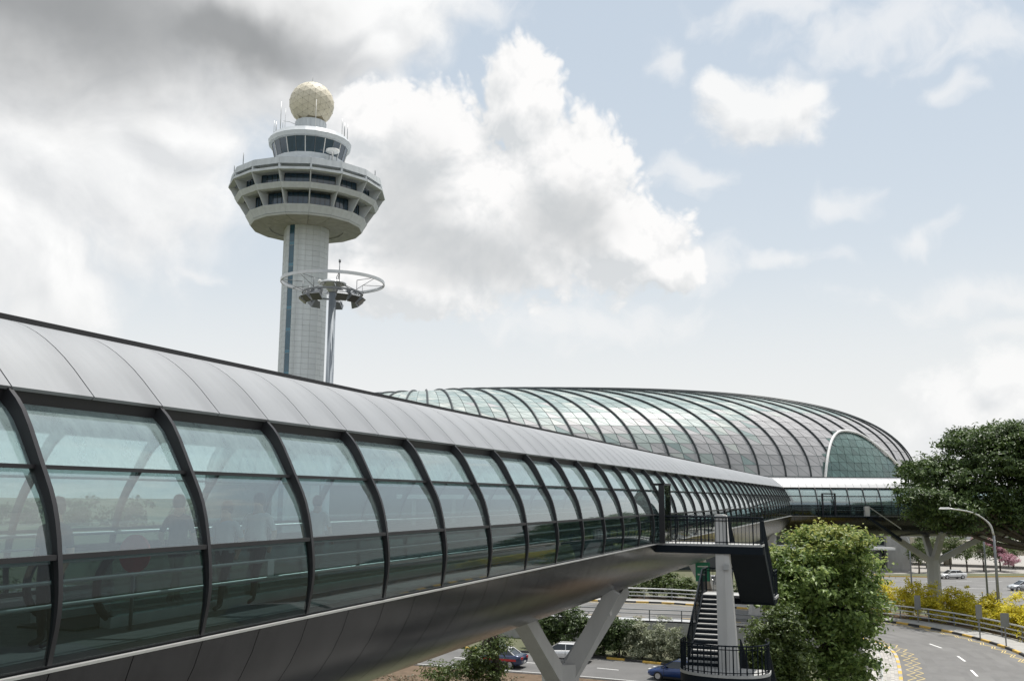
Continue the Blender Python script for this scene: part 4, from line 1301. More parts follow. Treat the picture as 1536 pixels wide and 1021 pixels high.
# ------------------------------------------------------------------ the dome
def dome():
    cx, cy, A, B, H, z0, p, q, e = 11.64, 250., 85.06, 69.34, 22.3, 15.14, 3.86, 2.41, 2.42
    t = thing('glass_dome', 'huge glass and steel dome with dark curved ribs beyond the skybridge', 'building', (cx, cy, 0))

    def rho(X, Y): return (abs(X / A) ** e + abs(Y / B) ** e) ** (1 / e)

    def zz(X, Y):
        r = min(rho(X, Y), 1.)
        return z0 + H * max(0., 1 - r ** p) ** (1 / q)
    AP = np.array([-34., -4.2])              # the ribs run from the rim towards this point
    # arc length table of the front profile, so that rows are level and about as tall as in the picture
    rr_ = 1 - np.linspace(0, 1, 4000) ** 2.2 * .62
    zr = z0 + H * np.maximum(0, 1 - rr_ ** p) ** (1 / q)
    dl = np.r_[0, np.cumsum(np.hypot(np.diff(rr_ * B), np.diff(zr)))]
    RHO = np.interp(np.arange(0, dl[-1], 2.05), dl, rr_)
    RHOF = np.interp(np.arange(0, dl[-1], .7), dl, rr_)
    tt = np.linspace(0, 2 * PI, 6000)
    kk = (np.abs(np.cos(tt)) ** e + np.abs(np.sin(tt)) ** e) ** (-1 / e)
    rim = np.stack([A * kk * np.cos(tt), B * kk * np.sin(tt)], 1)
    rl_ = np.r_[0, np.cumsum(np.hypot(*np.diff(rim, axis=0).T))]
    NCOL = 2 * int(round(rl_[-1] / 5.75))
    off_s = 1.2

    def line(u, levels):
        s_ = (u * rl_[-1] + off_s) % rl_[-1]
        b0 = np.array([np.interp(s_, rl_, rim[:, 0]), np.interp(s_, rl_, rim[:, 1])])
        w_ = np.linspace(0, 1, 1500)
        pts = b0 + (AP - b0) * w_[:, None]
        rh = (np.abs(pts[:, 0] / A) ** e + np.abs(pts[:, 1] / B) ** e) ** (1 / e)
        m_ = int(np.argmin(rh))
        lv = levels[levels >= max(rh[m_], .40)]
        w2 = np.interp(-lv, -rh[:m_ + 1], w_[:m_ + 1])
        P = b0 + (AP - b0) * w2[:, None]
        zc_ = z0 + H * np.maximum(0, 1 - np.minimum(lv, 1) ** p) ** (1 / q)
        return np.c_[P, zc_]
    # arch outline on the surface, from its silhouette in the photograph
    def hit(x, y):
        d = ray(x, y)
        prev = None
        for Y in np.arange(165, 260, .25):
            P = EYE + d * Y / d[1]
            X, Yl = P[0] - cx, P[1] - cy
            if rho(X, Yl) < 1 and P[2] <= zz(X, Yl):
                return np.array([X, Yl, P[2]])
        return None
    apx = spline([(1236, 717), (1239, 690), (1245, 664), (1255, 650), (1270, 648), (1290, 653.5), (1312, 668), (1332, 685), (1347, 700), (1358, 716)], 3)
    arch = [hit(x, y) for x, y in apx]
    nrmf = lambda P: np.array([-(zz(P[0] + .2, P[1]) - zz(P[0] - .2, P[1])) / .4, -(zz(P[0], P[1] + .2) - zz(P[0], P[1] - .2)) / .4, 1.])

    def inside(P):
        # even-odd test in (X, z)
        x, z = P[0], P[2]
        if P[1] > 0: return False
        c = False
        for i in range(len(arch)):
            a, b_ = arch[i], arch[i - 1]
            if (a[2] > z) != (b_[2] > z) and x < (b_[0] - a[0]) * (z - a[2]) / (b_[2] - a[2]) + a[0]: c = not c
        if x > arch[0][0] and z < arch[0][2] and x < arch[-1][0]: return True
        return c
    lines = [line(i / NCOL, RHO) for i in range(NCOL)]
    # shell
    sh = MB(); top_ring = []
    near = []; far = [MB() for _ in range(4)]
    dgm = ['dg0', 'dg1', 'dg2', 'dg3']
    r2 = random.Random(4)
    for i in range(NCOL):
        a, c = lines[i], lines[(i + 1) % NCOL]
        n = min(len(a), len(c))
        a, c = a[:n], c[:n]
        sh.add([p_ - np.array([0, 0, .12]) for p_ in a] + [p_ - np.array([0, 0, .12]) for p_ in c], [(j, n + j, n + j + 1, j + 1) for j in range(n - 1)], 0, True)
        top_ring.append(a[-1])
        for j in range(n - 1):
            q4 = [a[j], c[j], c[j + 1], a[j + 1]]
            tri = [(0, 1, 3), (1, 2, 3)]
            for tr in tri:
                P = [q4[x] for x in tr]
                ctr = sum(P) / 3
                if inside(ctr): continue
                nv = np.cross(P[1] - P[0], P[2] - P[0]); ar = np.linalg.norm(nv)
                if ar < 1e-3: continue
                nv = nv / ar
                if nv[2] < 0: nv = -nv
                h_ = j / 20
                xx = ctr[0] / 80
                rv = r2.random()
                # pinkish grey panels cluster low and towards the right, bright ones high, pale ones left
                pk = max(0, .75 - 2.6 * abs(h_ - .18)) * (.35 + .5 * (xx + .5)) + (.75 if xx > .45 and h_ < .42 else 0)
                if rv < pk: mi = 2
                elif rv < pk + .07 + .10 * max(0, h_ - .25): mi = 3
                elif rv < pk + .42 + .3 * max(0, .3 - xx): mi = 1
                else: mi = 0
                P2 = [ctr + (x - ctr) * .925 + nv * .02 for x in P]
                P3 = [x - nv * .08 for x in P2]
                vs = P2 + P3
                if np.dot(np.cross(P[1] - P[0], P[2] - P[0]), nv) < 0: vs = [P2[0], P2[2], P2[1], P3[0], P3[2], P3[1]]
                fs = [(0, 1, 2), (0, 3, 4, 1), (1, 4, 5, 2), (2, 5, 3, 0)]
                w_ = ctr + np.array([cx, cy, 0]) - EYE
                zc_ = w_ @ FWD
                ix, iy = CXP + FPX * (w_ @ RT) / zc_, CYP - FPX * (w_ @ UP) / zc_
                roof_y = 583 + .206 * (ix - 510) if ix < 1150 else 715
                facing = np.dot(nv, -w_) / np.linalg.norm(w_)
                vis = facing > .02 and iy < roof_y + 4 and ix < 1390
                near.append((-(facing * ar) if vis else 9., vs, fs, mi))
    near.sort(key=lambda x: x[0])
    tr_ = [p_ - np.array([0, 0, .1]) for p_ in top_ring]
    sh.add(tr_ + [np.array([*(np.mean(tr_, axis=0)[:2]), z0 + H - .2])], [(i_, (i_ + 1) % len(tr_), len(tr_)) for i_ in range(len(tr_))], 0, True)
    sh.build('shell', M['dome_shell'], t)
    for n_, (k_, vs, fs, mi) in enumerate(near):
        if n_ < 300 and k_ < 0: MB().add(vs, fs).build('glass_panel', M[dgm[mi]], t)
        else: far[0].add(vs, fs, mi)
    far[0].build('glass_panels', [M[x] for x in dgm], t, kind='stuff')
    # ribs: every third line
    for i in range(0, NCOL, 2):
        P = line(i / NCOL, RHOF)
        P = P[::2] if P[0][1] > 0 else P
        run = []
        segs = []
        for pt in P:
            if inside(pt):
                if len(run) > 2: segs.append(run)
                run = []
            else: run.append(pt)
        if len(run) > 2: segs.append(run)
        rb_ = MB()
        for sgm in segs:
            rb_.tube([(p_[0], p_[1], p_[2] + .22) for p_ in sgm], .19, 6)
        rb_.build('rib', M['dome_rib'], t)
    # base wall under the shell
    th = np.linspace(0, 2 * PI, 97)[:-1]
    ring = []
    for a_ in th:
        c_, s_ = math.cos(a_), math.sin(a_); k_ = (abs(c_) ** e + abs(s_) ** e) ** (-1 / e)
        ring.append((A * k_ * c_ * .998, B * k_ * s_ * .998))
    n = len(ring)
    MB().add([(x, y, 0) for x, y in ring] + [(x, y, z0 + .3) for x, y in ring], [(i, (i + 1) % n, n + (i + 1) % n, n + i) for i in range(n)]).build('base_wall', M['dark_glass'], t)
    # entrance arch: frame and its own darker glazing
    out = []
    for pt in arch:
        nv = nrmf(pt); nv /= np.linalg.norm(nv)
        out.append(pt + nv * .35)
    MB().tube([tuple(p_) for p_ in out], .27, 8).build('arch_frame', M['white_fl'], t)
    x0, x1 = arch[0][0], arch[-1][0]
    za, zb = arch[0][2], max(p_[2] for p_ in arch)
    def front(X, z):    # the surface point facing the camera at given X and height
        lo, hi = -B * 1.05, 0.
        for _ in range(40):
            m_ = (lo + hi) / 2
            if zz(X, m_) < z or rho(X, m_) > 1: lo = m_
            else: hi = m_
        return np.array([X, hi, z])
    nx, nz = 12, 6
    base = MB()
    for i in range(nx):
        for j in range(nz):
            xa, xb = x0 + (x1 - x0) * i / nx, x0 + (x1 - x0) * (i + 1) / nx
            ya, yb = za + (zb - za) * j / nz, za + (zb - za) * (j + 1) / nz
            q4 = [front(xa, ya), front(xb, ya), front(xb, yb), front(xa, yb)]
            for tr in ((0, 1, 3), (1, 2, 3)):
                P = [q4[x] for x in tr]; ctr = sum(P) / 3
                if not inside(ctr + np.array([0, 0, -.05])): continue
                nv = np.cross(P[1] - P[0], P[2] - P[0]); nv /= max(1e-6, np.linalg.norm(nv))
                if nv[1] > 0: nv = -nv; P = [P[0], P[2], P[1]]
                P2 = [ctr + (x - ctr) * .94 + nv * .06 for x in P]; P3 = [x - nv * .1 for x in P2]
                MB().add(P2 + P3, [(0, 1, 2), (0, 3, 4, 1), (1, 4, 5, 2), (2, 5, 3, 0)]).build('arch_pane', M['arch_glass'], t)


dome()


# ------------------------------------------------------------------ podium building and far structures
def podium():
    t = thing('terminal_building', 'grey low terminal building with dark glazing under the crosswise skybridge', 'building', (40, 180, 0))
    MB().box((-60, 4, 0), (34, 40, 12.5)).build('wall', M['conc'], t)
    MB().box((-61, 0, 12.5), (35, 40, 13.3)).build('roof', M['white_fl'], t)
    MB().box((29.4, 2.2, 0), (33.8, 4, 12.3)).build('end_wall', M['conc'], t)
    x = -58.
    cm_ = MB().box((-.35, 1.6, 0), (.35, 2.3, 12.4)).mesh('pillar', M['conc'])
    fm = MB().box((0, 3.2, 0), (7.3, 3.6, .3)).box((0, 3.2, 3.9), (7.3, 3.7, 4.5)).box((0, 3.2, 8.1), (7.3, 3.7, 8.7)).box((0, 3.2, 0), (.2, 3.6, 12.4)).box((3.6, 3.2, .3), (3.75, 3.6, 12.4)).mesh('window', M['white_fl'])
    gm_ = [MB().box((a, 3.45, z), (a + 3.38, 3.55, z + 3.55)).mesh('pane', M['dark_glass']) for a in (.2, 3.78) for z in (.32, 4.52, 8.72)]
    for k in range(12):
        link('pillar', cm_, t, (x, 0, 0))
        w = link('window', fm, t, (x, 0, 0))
        for g_ in gm_: link('pane', g_, w)
        x += 7.4
    MB().box((20, -3, 4.0), (29, 3.1, 4.4)).build('canopy', M['white_fl'], t)


podium()
t = thing('terminal_block', 'dark glazed terminal block facing the skybridge, mirrored in its lower panes', 'building', (0, -34, 0))
MB().box((-90, -20, 0), (70, 0, 20)).build('wall', M['conc'], t)
for i in range(20):
    for z_ in (1.2, 7.2, 13.2):
        MB().box((-88 + i * 7.8, -.1, z_), (-81 + i * 7.8, .05, z_ + 4.6)).build('window', M['dark_glass'], t)
# elevated ramp with planters to the far right
t = thing('elevated_road', 'cream curved viaduct with planters beyond the big tree', 'viaduct', (85, 185, 0))
P = [np.array(p) for p in spline([(-6, 14), (6, 8), (18, 0), (32, -12), (50, -30)], 5)]
Q = offset_line(P, 9)
deck = MB()
for i in range(len(P) - 1):
    z0_, z1_ = 4.4 - .10 * i, 4.4 - .10 * (i + 1)
    a, b_, c_, d_ = P[i], P[i + 1], Q[i + 1], Q[i]
    deck.hexa([(*a, z0_ - 1.1), (*b_, z1_ - 1.1), (*c_, z1_ - 1.1), (*d_, z0_ - 1.1), (*a, z0_), (*b_, z1_), (*c_, z1_), (*d_, z0_)])
deck.build('deck', M['cream'], t)
par = MB()
for i in range(len(P) - 1):
    z0_, z1_ = 4.4 - .10 * i, 4.4 - .10 * (i + 1)
    a, b_ = P[i], P[i + 1]; o_ = offset_line(P, .3)
    par.hexa([(*a, z0_), (*b_, z1_), (*o_[i + 1], z1_), (*o_[i], z0_), (*a, z0_ + 1.1), (*b_, z1_ + 1.1), (*o_[i + 1], z1_ + 1.1), (*o_[i], z0_ + 1.1)])
par.build('parapet', M['cream'], t)
for i in (3, 9, 15):
    c_ = (P[i] + Q[i]) / 2
    MB().tube([(*c_, 0), (*c_, 5.)], .8, 12).build('pier', M['cream'], t)

t = thing('white_terminal', 'long pale building in the haze behind the big tree', 'building', (150, 330, 0))
MB().box((-20, 0, 0), (160, 40, 14)).build('wall', M['white_fl'], t)
MB().box((-22, -2, 14), (162, 42, 15.2)).build('roof', M['white_conc'], t)
for k in range(14):
    w = MB().box((-16 + k * 12, -.15, 4), (-8 + k * 12, .02, 10)).build('window', M['dark_glass'], t)


# ------------------------------------------------------------------ fences and railings
def fence(name, label, line, z, h, rails, post, spacing, m, mp, lim=None, cat='fence', rr_=.045):
    P = resample(line, spacing)
    if lim: P = [p for p in P if lim(p)]
    t = thing(name, label, cat, (*P[0], z))
    o = P[0]
    pm = MB().bar((0, 0, 0), (0, 0, h), post, post).mesh('post', mp)
    for p in P: link('post', pm, t, (*(p - o), 0))
    for k in range(rails):
        hh = h * (1 - k * .34)
        MB().tube([(*(p - o), hh) for p in P], rr_ if k else rr_ * 1.2, 6).build('rail', m, t)


fence('road_railing', 'silver three bar railing along the outer side of the upper road', [tuple(p) for p in offset_line(far_kerb, 2.7)], UPZ + .1, 1.15, 3, .09, 3.0, M['steel'], M['steel_dark'], lambda p: p[0] > -14, rr_=.06)
fence('road_railing', 'dark three bar railing on the retaining wall behind the stair', [tuple(p) for p in offset_line(near_kerb, -1.95)], UPZ, 1.05, 3, .09, 3.4, M['steel_dark'], M['steel_dark'], lambda p: p[0] < 26.5 and p[0] > -14 and p[1] > 78)
t = thing('white_railing', 'short white post and rail fence beside the brick footway', 'fence', (*ground_at(1303, 1012, UPZ + .1)[:2], UPZ + .1))
MB().box((-.05, -.05, 0), (.05, .05, 1.05)).build('post', M['white_paint'], t)
MB().box((.28, -1.2, 0), (.38, -1.1, 1.05)).build('post', M['white_paint'], t)
MB().bar((0, 0, 1.0), (.33, -1.15, 1.0), .05, .09).build('rail', M['white_paint'], t)
MB().bar((0, 0, .5), (.33, -1.15, .5), .05, .09).build('rail', M['white_paint'], t)


# ------------------------------------------------------------------ lamp posts, poles, signs
def lamp_post(x, y, z, h, arm, label, r=.11):
    t = thing('street_lamp', label, 'lamp post', (x, y, z))
    MB().tube([(0, 0, 0), (0, 0, h * .55), (0, 0, h * .78)], [r * 1.25, r, r * .9], 10).build('pole', M['steel_dark'], t)
    pts = spline([(0, 0, h * .78), (-arm * .08, 0, h * .88), (-arm * .38, 0, h * .965), (-arm * .86, 0, h)], 4)
    MB().tube(pts, [r * .85] * 5 + [r * .6] * (len(pts) - 5), 8).build('arm', M['steel'], t)
    p = pts[-1]
    MB().add([(p[0] + .1, -.16, p[2] - .06), (p[0] - .75, -.12, p[2] - .05), (p[0] - .75, .12, p[2] - .05), (p[0] + .1, .16, p[2] - .06),
              (p[0] + .1, -.10, p[2] + .10), (p[0] - .6, -.06, p[2] + .09), (p[0] - .6, .06, p[2] + .09), (p[0] + .1, .10, p[2] + .10)],
             [(3, 2, 1, 0), (4, 5, 6, 7), (0, 1, 5, 4), (1, 2, 6, 5), (2, 3, 7, 6), (3, 0, 4, 7)]).build('lamp_head', M['white_fl'], t)
    MB().box((p[0] - .65, -.09, p[2] - .085), (p[0] - .05, .09, p[2] - .056)).build('lens', M['lamp_lens'], t)


lamp_post(41.3, 84.2, UPZ, 10.25, 4.4, 'curved grey street lamp rising in front of the big tree')
lamp_post(57.6, 120, 0, 11.5, 2.2, 'thin straight street lamp pole left of the curved lamp', .10)
lamp_post(57.8, 143, 0, 8.2, 1.6, 'thin street lamp pole left of the branching pylon at the junction', .10)


def sign_panel(px_, py_, Y, w, h, label, m=None):
    c = at(px_, py_, Y)
    t = thing('road_sign', label, 'sign', (c[0], Y, UPZ))
    MB().box((-w / 2, -.03, c[2] - h / 2 - UPZ), (w / 2, 0, c[2] + h / 2 - UPZ)).build('panel', m or M['steel_dark'], t)
    MB().box((-.04, .003, 0), (.04, .07, c[2] + h / 2 - UPZ)).build('post', M['steel_dark'], t)


sign_panel(1376, 903, 89.5, .55, 1.25, 'grey blank sign panel on a post left of the curved lamp')
sign_panel(1468, 917, 80.0, .5, 1.1, 'grey blank sign panel on a post close to the curved lamp')
sign_panel(1507, 929, 75.8, .65, 1.0, 'grey blank sign panel on a post at the right end of the railing')
sign_panel(1327, 893, 95., .3, 1.2, 'narrow grey sign panel at the left end of the silver railing')
c = at(1054, 857, 62)
t = thing('direction_sign', 'green road sign panel glimpsed behind the stair', 'sign', (c[0], 62, 0))
MB().box((-.45, -.05, c[2] - .58), (.45, 0, c[2] + .58)).build('panel', M['green_sign'], t)
MB().box((-.33, -.06, c[2] + .30), (.33, -.052, c[2] + .36)).box((-.33, -.06, c[2] - .2), (.2, -.052, c[2] - .12)).build('legend', M['white_paint'], t)
MB().box((-.06, .003, 0), (.06, .1, c[2] + .5)).build('post', M['steel_dark'], t)
# bollards on the far junction
bm_ = MB().tube([(0, 0, 0), (0, 0, 1.0)], .07, 8).tube([(0, 0, .8), (0, 0, .95)], .085, 8, 1).mesh('bollard', [M['steel_dark'], M['yellow_paint']])
for i, px_ in enumerate((1412, 1430, 1449, 1468, 1487)):
    c = at(px_, 880, 133)
    link('bollard', bm_, None, (c[0], 133 - i * .3, 0), None, f'slim grey bollard along the far junction, {("leftmost", "second from the left", "middle one", "second from the right", "rightmost")[i]} of five', 'bollard', 'bollards along the far junction')


# ------------------------------------------------------------------ cars
def car(label, x, y, z, heading, paint, glassm=None, roofm=None, taxi=None, police=False, L=4.6, W=1.78, H=1.45, stripe=None):
    t = thing('parked_car' if False else 'car', label, 'car', (x, y, z), heading)
    pm = mat('car_paint', paint, .25, .25, .03, 1, coat=.6)
    hl = L / 2
    # stations along x: (x, z_low, z_belt, half width)
    st = [(-hl, .42, .80, .70), (-hl + .12, .28, .96, .84), (-hl + .55, .22, 1.0, .89), (-.9, .20, .96, .89), (.55, .20, .92, .89), (1.2, .22, .86, .88), (hl - .35, .24, .74, .84), (hl - .08, .30, .62, .74), (hl, .40, .54, .60)]
    b = MB(); o = 0; n = 10
    for (sx, zl, zb, hw) in st:
        hw *= W / 1.78
        prof = [(-hw * .82, zl), (-hw * .97, zl + .12), (-hw, (zl + zb) / 2), (-hw * .985, zb - .08), (-hw * .88, zb), (hw * .88, zb), (hw * .985, zb - .08), (hw, (zl + zb) / 2), (hw * .97, zl + .12), (hw * .82, zl)]
        b.v += [(sx, p[0], p[1]) for p in prof]
    for i in range(len(st) - 1):
        for k in range(n):
            l = (k + 1) % n
            b.f.append((i * n + k, (i + 1) * n + k, (i + 1) * n + l, i * n + l)); b.m.append(0); b.sm.append(k not in (4, 9))
    b.f.append(tuple(range(n))); b.m.append(0); b.sm.append(False)
    b.f.append(tuple(range((len(st) - 1) * n, len(st) * n))[::-1]); b.m.append(0); b.sm.append(False)
    b.build('body', pm, t)
    # cabin: glass block and painted roof with pillars
    z0_, z1_ = .92, H - .06
    lo = [(-1.75, .74), (1.15, .74)]; up_ = [(-1.05, .58), (.35, .58)]
    cb = MB().hexa([(-1.78, -.76, z0_), (1.18, -.76, z0_ - .04), (1.18, .76, z0_ - .04), (-1.78, .76, z0_), (-1.08, -.60, z1_), (.32, -.60, z1_), (.32, .60, z1_), (-1.08, .60, z1_)])
    cb.build('window_glass', M['car_glass'], t)
    rf = MB().add([(-1.12, -.61, z1_), (.36, -.61, z1_), (.36, .61, z1_), (-1.12, .61, z1_), (-.9, -.48, H), (.16, -.48, H), (.16, .48, H), (-.9, .48, H)], [(3, 2, 1, 0), (4, 5, 6, 7), (0, 1, 5, 4), (1, 2, 6, 5), (2, 3, 7, 6), (3, 0, 4, 7)])
    for sy in (-1, 1):
        for (xa, xb) in ((-1.80, -1.1), (1.2, .34), (-.35, -.32)):
            rf.bar((xa, sy * .77, z0_), (xb, sy * .605, z1_ + .01), .05, .07, up=(0, sy, 0))
    rf.build('roof', roofm or pm, t)
    for sx in (-1.38, 1.40):
        for sy in (-1, 1):
            w = MB().tube([(sx, sy * .70, .32), (sx, sy * .895, .32)], .32, 18).build('wheel', M['rubber'], t)
            MB().tube([(sx, sy * .88, .32), (sx, sy * .905, .32)], .20, 12).build('rim', M['rim'], w)
    for sy in (-1, 1):
        MB().box((hl - .22, sy * .46 - .17, .60), (hl - .04, sy * .46 + .17, .72)).build('headlight', M['lamp_lens'], t)
        MB().box((-hl - .012, sy * .56 - .18, .70), (-hl + .1, sy * .56 + .18, .86)).build('tail_light', M['red'], t)
        MB().box((hl - .03 if sy > 0 else -hl - .02, -.24, .44), (hl + .012 if sy > 0 else -hl + .03, .24, .55)).build('licence_plate', M['white_fl'], t)
        MB().box((-1.0, sy * .885 - .012, .22), (1.0, sy * .885 + .012, .34)).build('sill', M['rubber'], t)
        for xs_ in (-.33, .95, -1.25):
            MB().box((xs_ - .008, sy * .894 - .004, .36), (xs_ + .008, sy * .894 + .004, .90)).build('door_gap', M['rubber'], t)
        MB().box((.72, sy * .86 - .02, .92), (.86, sy * 1.0, 1.05)).build('mirror', pm, t)
    if taxi: MB().box((-.55, -.28, H), (-.25, .28, H + .15)).build('roof_sign', taxi, t)
    if police:
        MB().box((-.50, -.55, H), (-.22, .55, H + .13)).build('light_bar', M['strip_light'], t)
    if stripe:
        for sy in (-1, 1): MB().box((-1.9, sy * .893 - .003, .56), (1.7, sy * .893 + .006, .72)).build('stripe', stripe, t)


rd = math.atan2(.36, -.93)
car('dark blue patrol car with white roof and red side stripe beside the small tree', -1.0, 78.2, .02, rd, (.03, .045, .10), roofm=M['white_fl'], police=True, stripe=M['red'])
car('white car partly hidden behind the nearest branching pylon', 4.3, 80.8, .02, rd + .1, (.7, .7, .7))
car('blue taxi passing below the lower landing of the stair', 12.3, 72.6, .02, math.atan2(.5, -.86), (.012, .045, .17), taxi=M['white_fl'])
car('white sedan at the far junction near the traffic island', 73.5, 165.0, .02, R(188), (.72, .72, .71))
car('silver sedan at the right edge of the far junction', 74.8, 144.5, .02, R(184), (.5, .52, .54))
c = at(1068, 871, 150)
car('pale car glimpsed between the pylon and the stair', c[0], 150, .02, R(180), (.6, .6, .6))


# ------------------------------------------------------------------ foliage
def leaves(mb_pts, nrm, size, asp=.5, seed=0, fold=.25):
    """one folded leaf per point; returns vertex and face arrays"""
    r = np.random.default_rng(seed)
    n = len(mb_pts)
    nrm = nrm / np.linalg.norm(nrm, axis=1, keepdims=True)
    t = r.normal(size=(n, 3)); t -= nrm * (t * nrm).sum(1, keepdims=True); t /= np.linalg.norm(t, axis=1, keepdims=True)
    b = np.cross(nrm, t)
    s = size * r.uniform(.6, 1.3, (n, 1))
    V = np.stack([mb_pts - t * s * .5, mb_pts + b * s * asp * .5 + nrm * s * fold * .4, mb_pts + t * s * .5 - nrm * s * .12, mb_pts - b * s * asp * .5 + nrm * s * fold * .4], 1).reshape(-1, 3)
    i = np.arange(n)[:, None] * 4
    F = np.concatenate([i + [0, 1, 2], i + [0, 2, 3]], 1).reshape(-1, 3)
    return V, F


def leaf_object(name, V, F, m, parent=None, **k):
    me = bpy.data.meshes.new(name)
    me.vertices.add(len(V)); me.vertices.foreach_set('co', V.astype(np.float32).ravel())
    me.loops.add(F.size); me.loops.foreach_set('vertex_index', F.astype(np.int32).ravel())
    me.polygons.add(len(F)); me.polygons.foreach_set('loop_start', np.arange(0, F.size, 3, dtype=np.int32)); me.polygons.foreach_set('loop_total', np.full(len(F), 3, np.int32))
    me.materials.append(m)
    me.update(calc_edges=True); me.validate()
    return link(name, me, parent, **k)


def crown_points(lobes, n_clump, n_leaf, cr, seed, shell=(.55, 1.0), flat=.6, upb=.8, gap=-.55):
    r = np.random.default_rng(seed)
    vol = np.array([l[3] * l[4] * l[5] for l in lobes]) ** .67
    pr = vol / vol.sum()
    idx = r.choice(len(lobes), n_clump, p=pr)
    L = np.array(lobes)[idx]
    d = r.normal(size=(n_clump, 3)); d[:, 2] += .25; d /= np.linalg.norm(d, axis=1, keepdims=True)
    rad = r.uniform(shell[0], shell[1], (n_clump, 1)) ** .7
    rad[r.random(n_clump) < .08] *= 1.16
    c = L[:, :3] + d * L[:, 3:6] * rad
    # throw some clumps away by a coarse field so that gaps appear
    k = np.sin(c[:, 0] * 1.7 + seed) * np.sin(c[:, 1] * 1.9 + 1.3) * np.sin(c[:, 2] * 2.1 + .5 * seed)
    c = c[k > gap]; dd = d[k > gap]
    m = len(c)
    ld = r.normal(size=(m, n_leaf, 3)) * np.array([1, 1, flat]) * cr * r.uniform(.6, 1.3, (m, 1, 1))
    P = c[:, None, :] + ld
    N = dd[:, None, :] * .7 + np.array([0, 0, upb]) + r.normal(size=(m, n_leaf, 3)) * .55
    return P.reshape(-1, 3), N.reshape(-1, 3), c


def tree(name, label, cat, loc, lobes, trunk_r, trunk_h, n_clump, n_leaf, cr, leaf, m, seed, asp=.5, flat=.6, group=None, shell=(.55, 1.), lean=(0, 0), branches=True, gap=-.55):
    t = thing(name, label, cat, loc, 0., group)
    P, N, c = crown_points(lobes, n_clump, n_leaf, cr, seed, shell, flat, gap=gap)
    keep = P[:, 2] > .05
    V, F = leaves(P[keep], N[keep], leaf, asp, seed)
    leaf_object('crown', V, F, m, t)
    r = random.Random(seed)
    if trunk_h:
        top = Vector((lean[0], lean[1], trunk_h))
        pts = [Vector((0, 0, -.15)), Vector((lean[0] * .15 + .05, lean[1] * .2, trunk_h * .35)), Vector((lean[0] * .55, lean[1] * .6 + .05, trunk_h * .7)), top]
        MB().tube(spline([tuple(p) for p in pts], 3), list(np.linspace(trunk_r * 1.25, trunk_r * .7, 10)), 10).build('trunk', M['bark'], t)
        if branches:
            for i, l in enumerate(lobes):
                e = Vector(l[:3]) + Vector((0, 0, -l[5] * .15))
                mid_ = top.lerp(e, .5) + Vector((r.uniform(-.3, .3), r.uniform(-.3, .3), -.08 * (e - top).length))
                pt = spline([tuple(top - Vector((0, 0, .2))), tuple(mid_), tuple(e)], 4)
                rs = list(np.linspace(trunk_r * .55, trunk_r * .14, len(pt)))
                b_ = MB().tube(pt, rs, 7)
                for q in range(3):
                    s_ = Vector(pt[4 + q])
                    e2 = s_ + Vector((r.uniform(-1, 1) * l[3] * .7, r.uniform(-1, 1) * l[4] * .7, r.uniform(0, .6) * l[5]))
                    b_.tube([s_, s_.lerp(e2, .5) + Vector((0, 0, .1)), e2], [trunk_r * .2, trunk_r * .14, trunk_r * .06], 5)
                b_.build('branch', M['bark'], t)
    return t


M['leaf_front'] = leafmat('leaf_front', (.055, .11, .024), (.30, .40, .115), .42, .9, tip=(.52, .48, .13), tip_from=.86, tip_to=1.25)
M['leaf_rain'] = leafmat('leaf_rain', (.026, .052, .016), (.12, .18, .05), .3, .5)
M['leaf_shrub'] = leafmat('leaf_shrub', (.026, .05, .015), (.11, .16, .05), .3, 1.2)
M['leaf_pale'] = leafmat('leaf_pale', (.07, .10, .04), (.46, .48, .34), .3, 2.)
M['leaf_yellow'] = leafmat('leaf_yellow', (.40, .38, .03), (.90, .78, .08), .5, 1.4)
M['leaf_pink'] = leafmat('leaf_pink', (.36, .15, .20), (.66, .40, .47), .35, 1.5)
M['leaf_mid'] = leafmat('leaf_mid', (.035, .065, .018), (.15, .20, .055), .35, 1.)


M['patch'] = mat('asphalt_patch', (.085, .083, .08), .9, 0, .12, 2, bump=.2)
def lob(px_list, Y, base, depth):
    out = []
    for (x, y, rx, ry) in px_list:
        p = at(x, y, Y); k = Y / FPX
        out.append((p[0] - base[0], p[1] - base[1] + random.uniform(-.3, .3) * depth, p[2] - base[2], rx * k, depth, ry * k))
    return out


# round tree in front of the curved road
bs = (16.0, 50.0, 0.)
tree('bushy_tree', 'round bushy tree with yellowish new growth on top, right of the stair', 'tree', bs,
     lob([(1240, 850, 60, 58), (1195, 868, 40, 48), (1283, 850, 38, 45), (1238, 900, 66, 52), (1285, 905, 28, 45), (1178, 848, 24, 26), (1170, 885, 30, 36), (1220, 965, 62, 55), (1275, 965, 38, 52), (1235, 1030, 70, 50), (1222, 815, 28, 24), (1262, 812, 30, 24)], 50, bs, 2.6),
     .24, 5.5, 1050, 44, .32, .26, M['leaf_front'], 3, asp=.5, shell=(.5, 1.06), flat=.45, gap=-.20)
bs = (12.3, 46.5, 0.)
tree('dark_shrub', 'dark glossy shrub beside the lower landing of the stair', 'shrub', bs,
     lob([(1150, 965, 32, 42), (1140, 1005, 35, 40), (1175, 935, 22, 26), (1185, 1000, 34, 45), (1160, 1050, 45, 50)], 46.5, bs, 1.3),
     .12, 2.2, 420, 38, .24, .19, M['leaf_mid'], 8, asp=.55, shell=(.3, 1.))
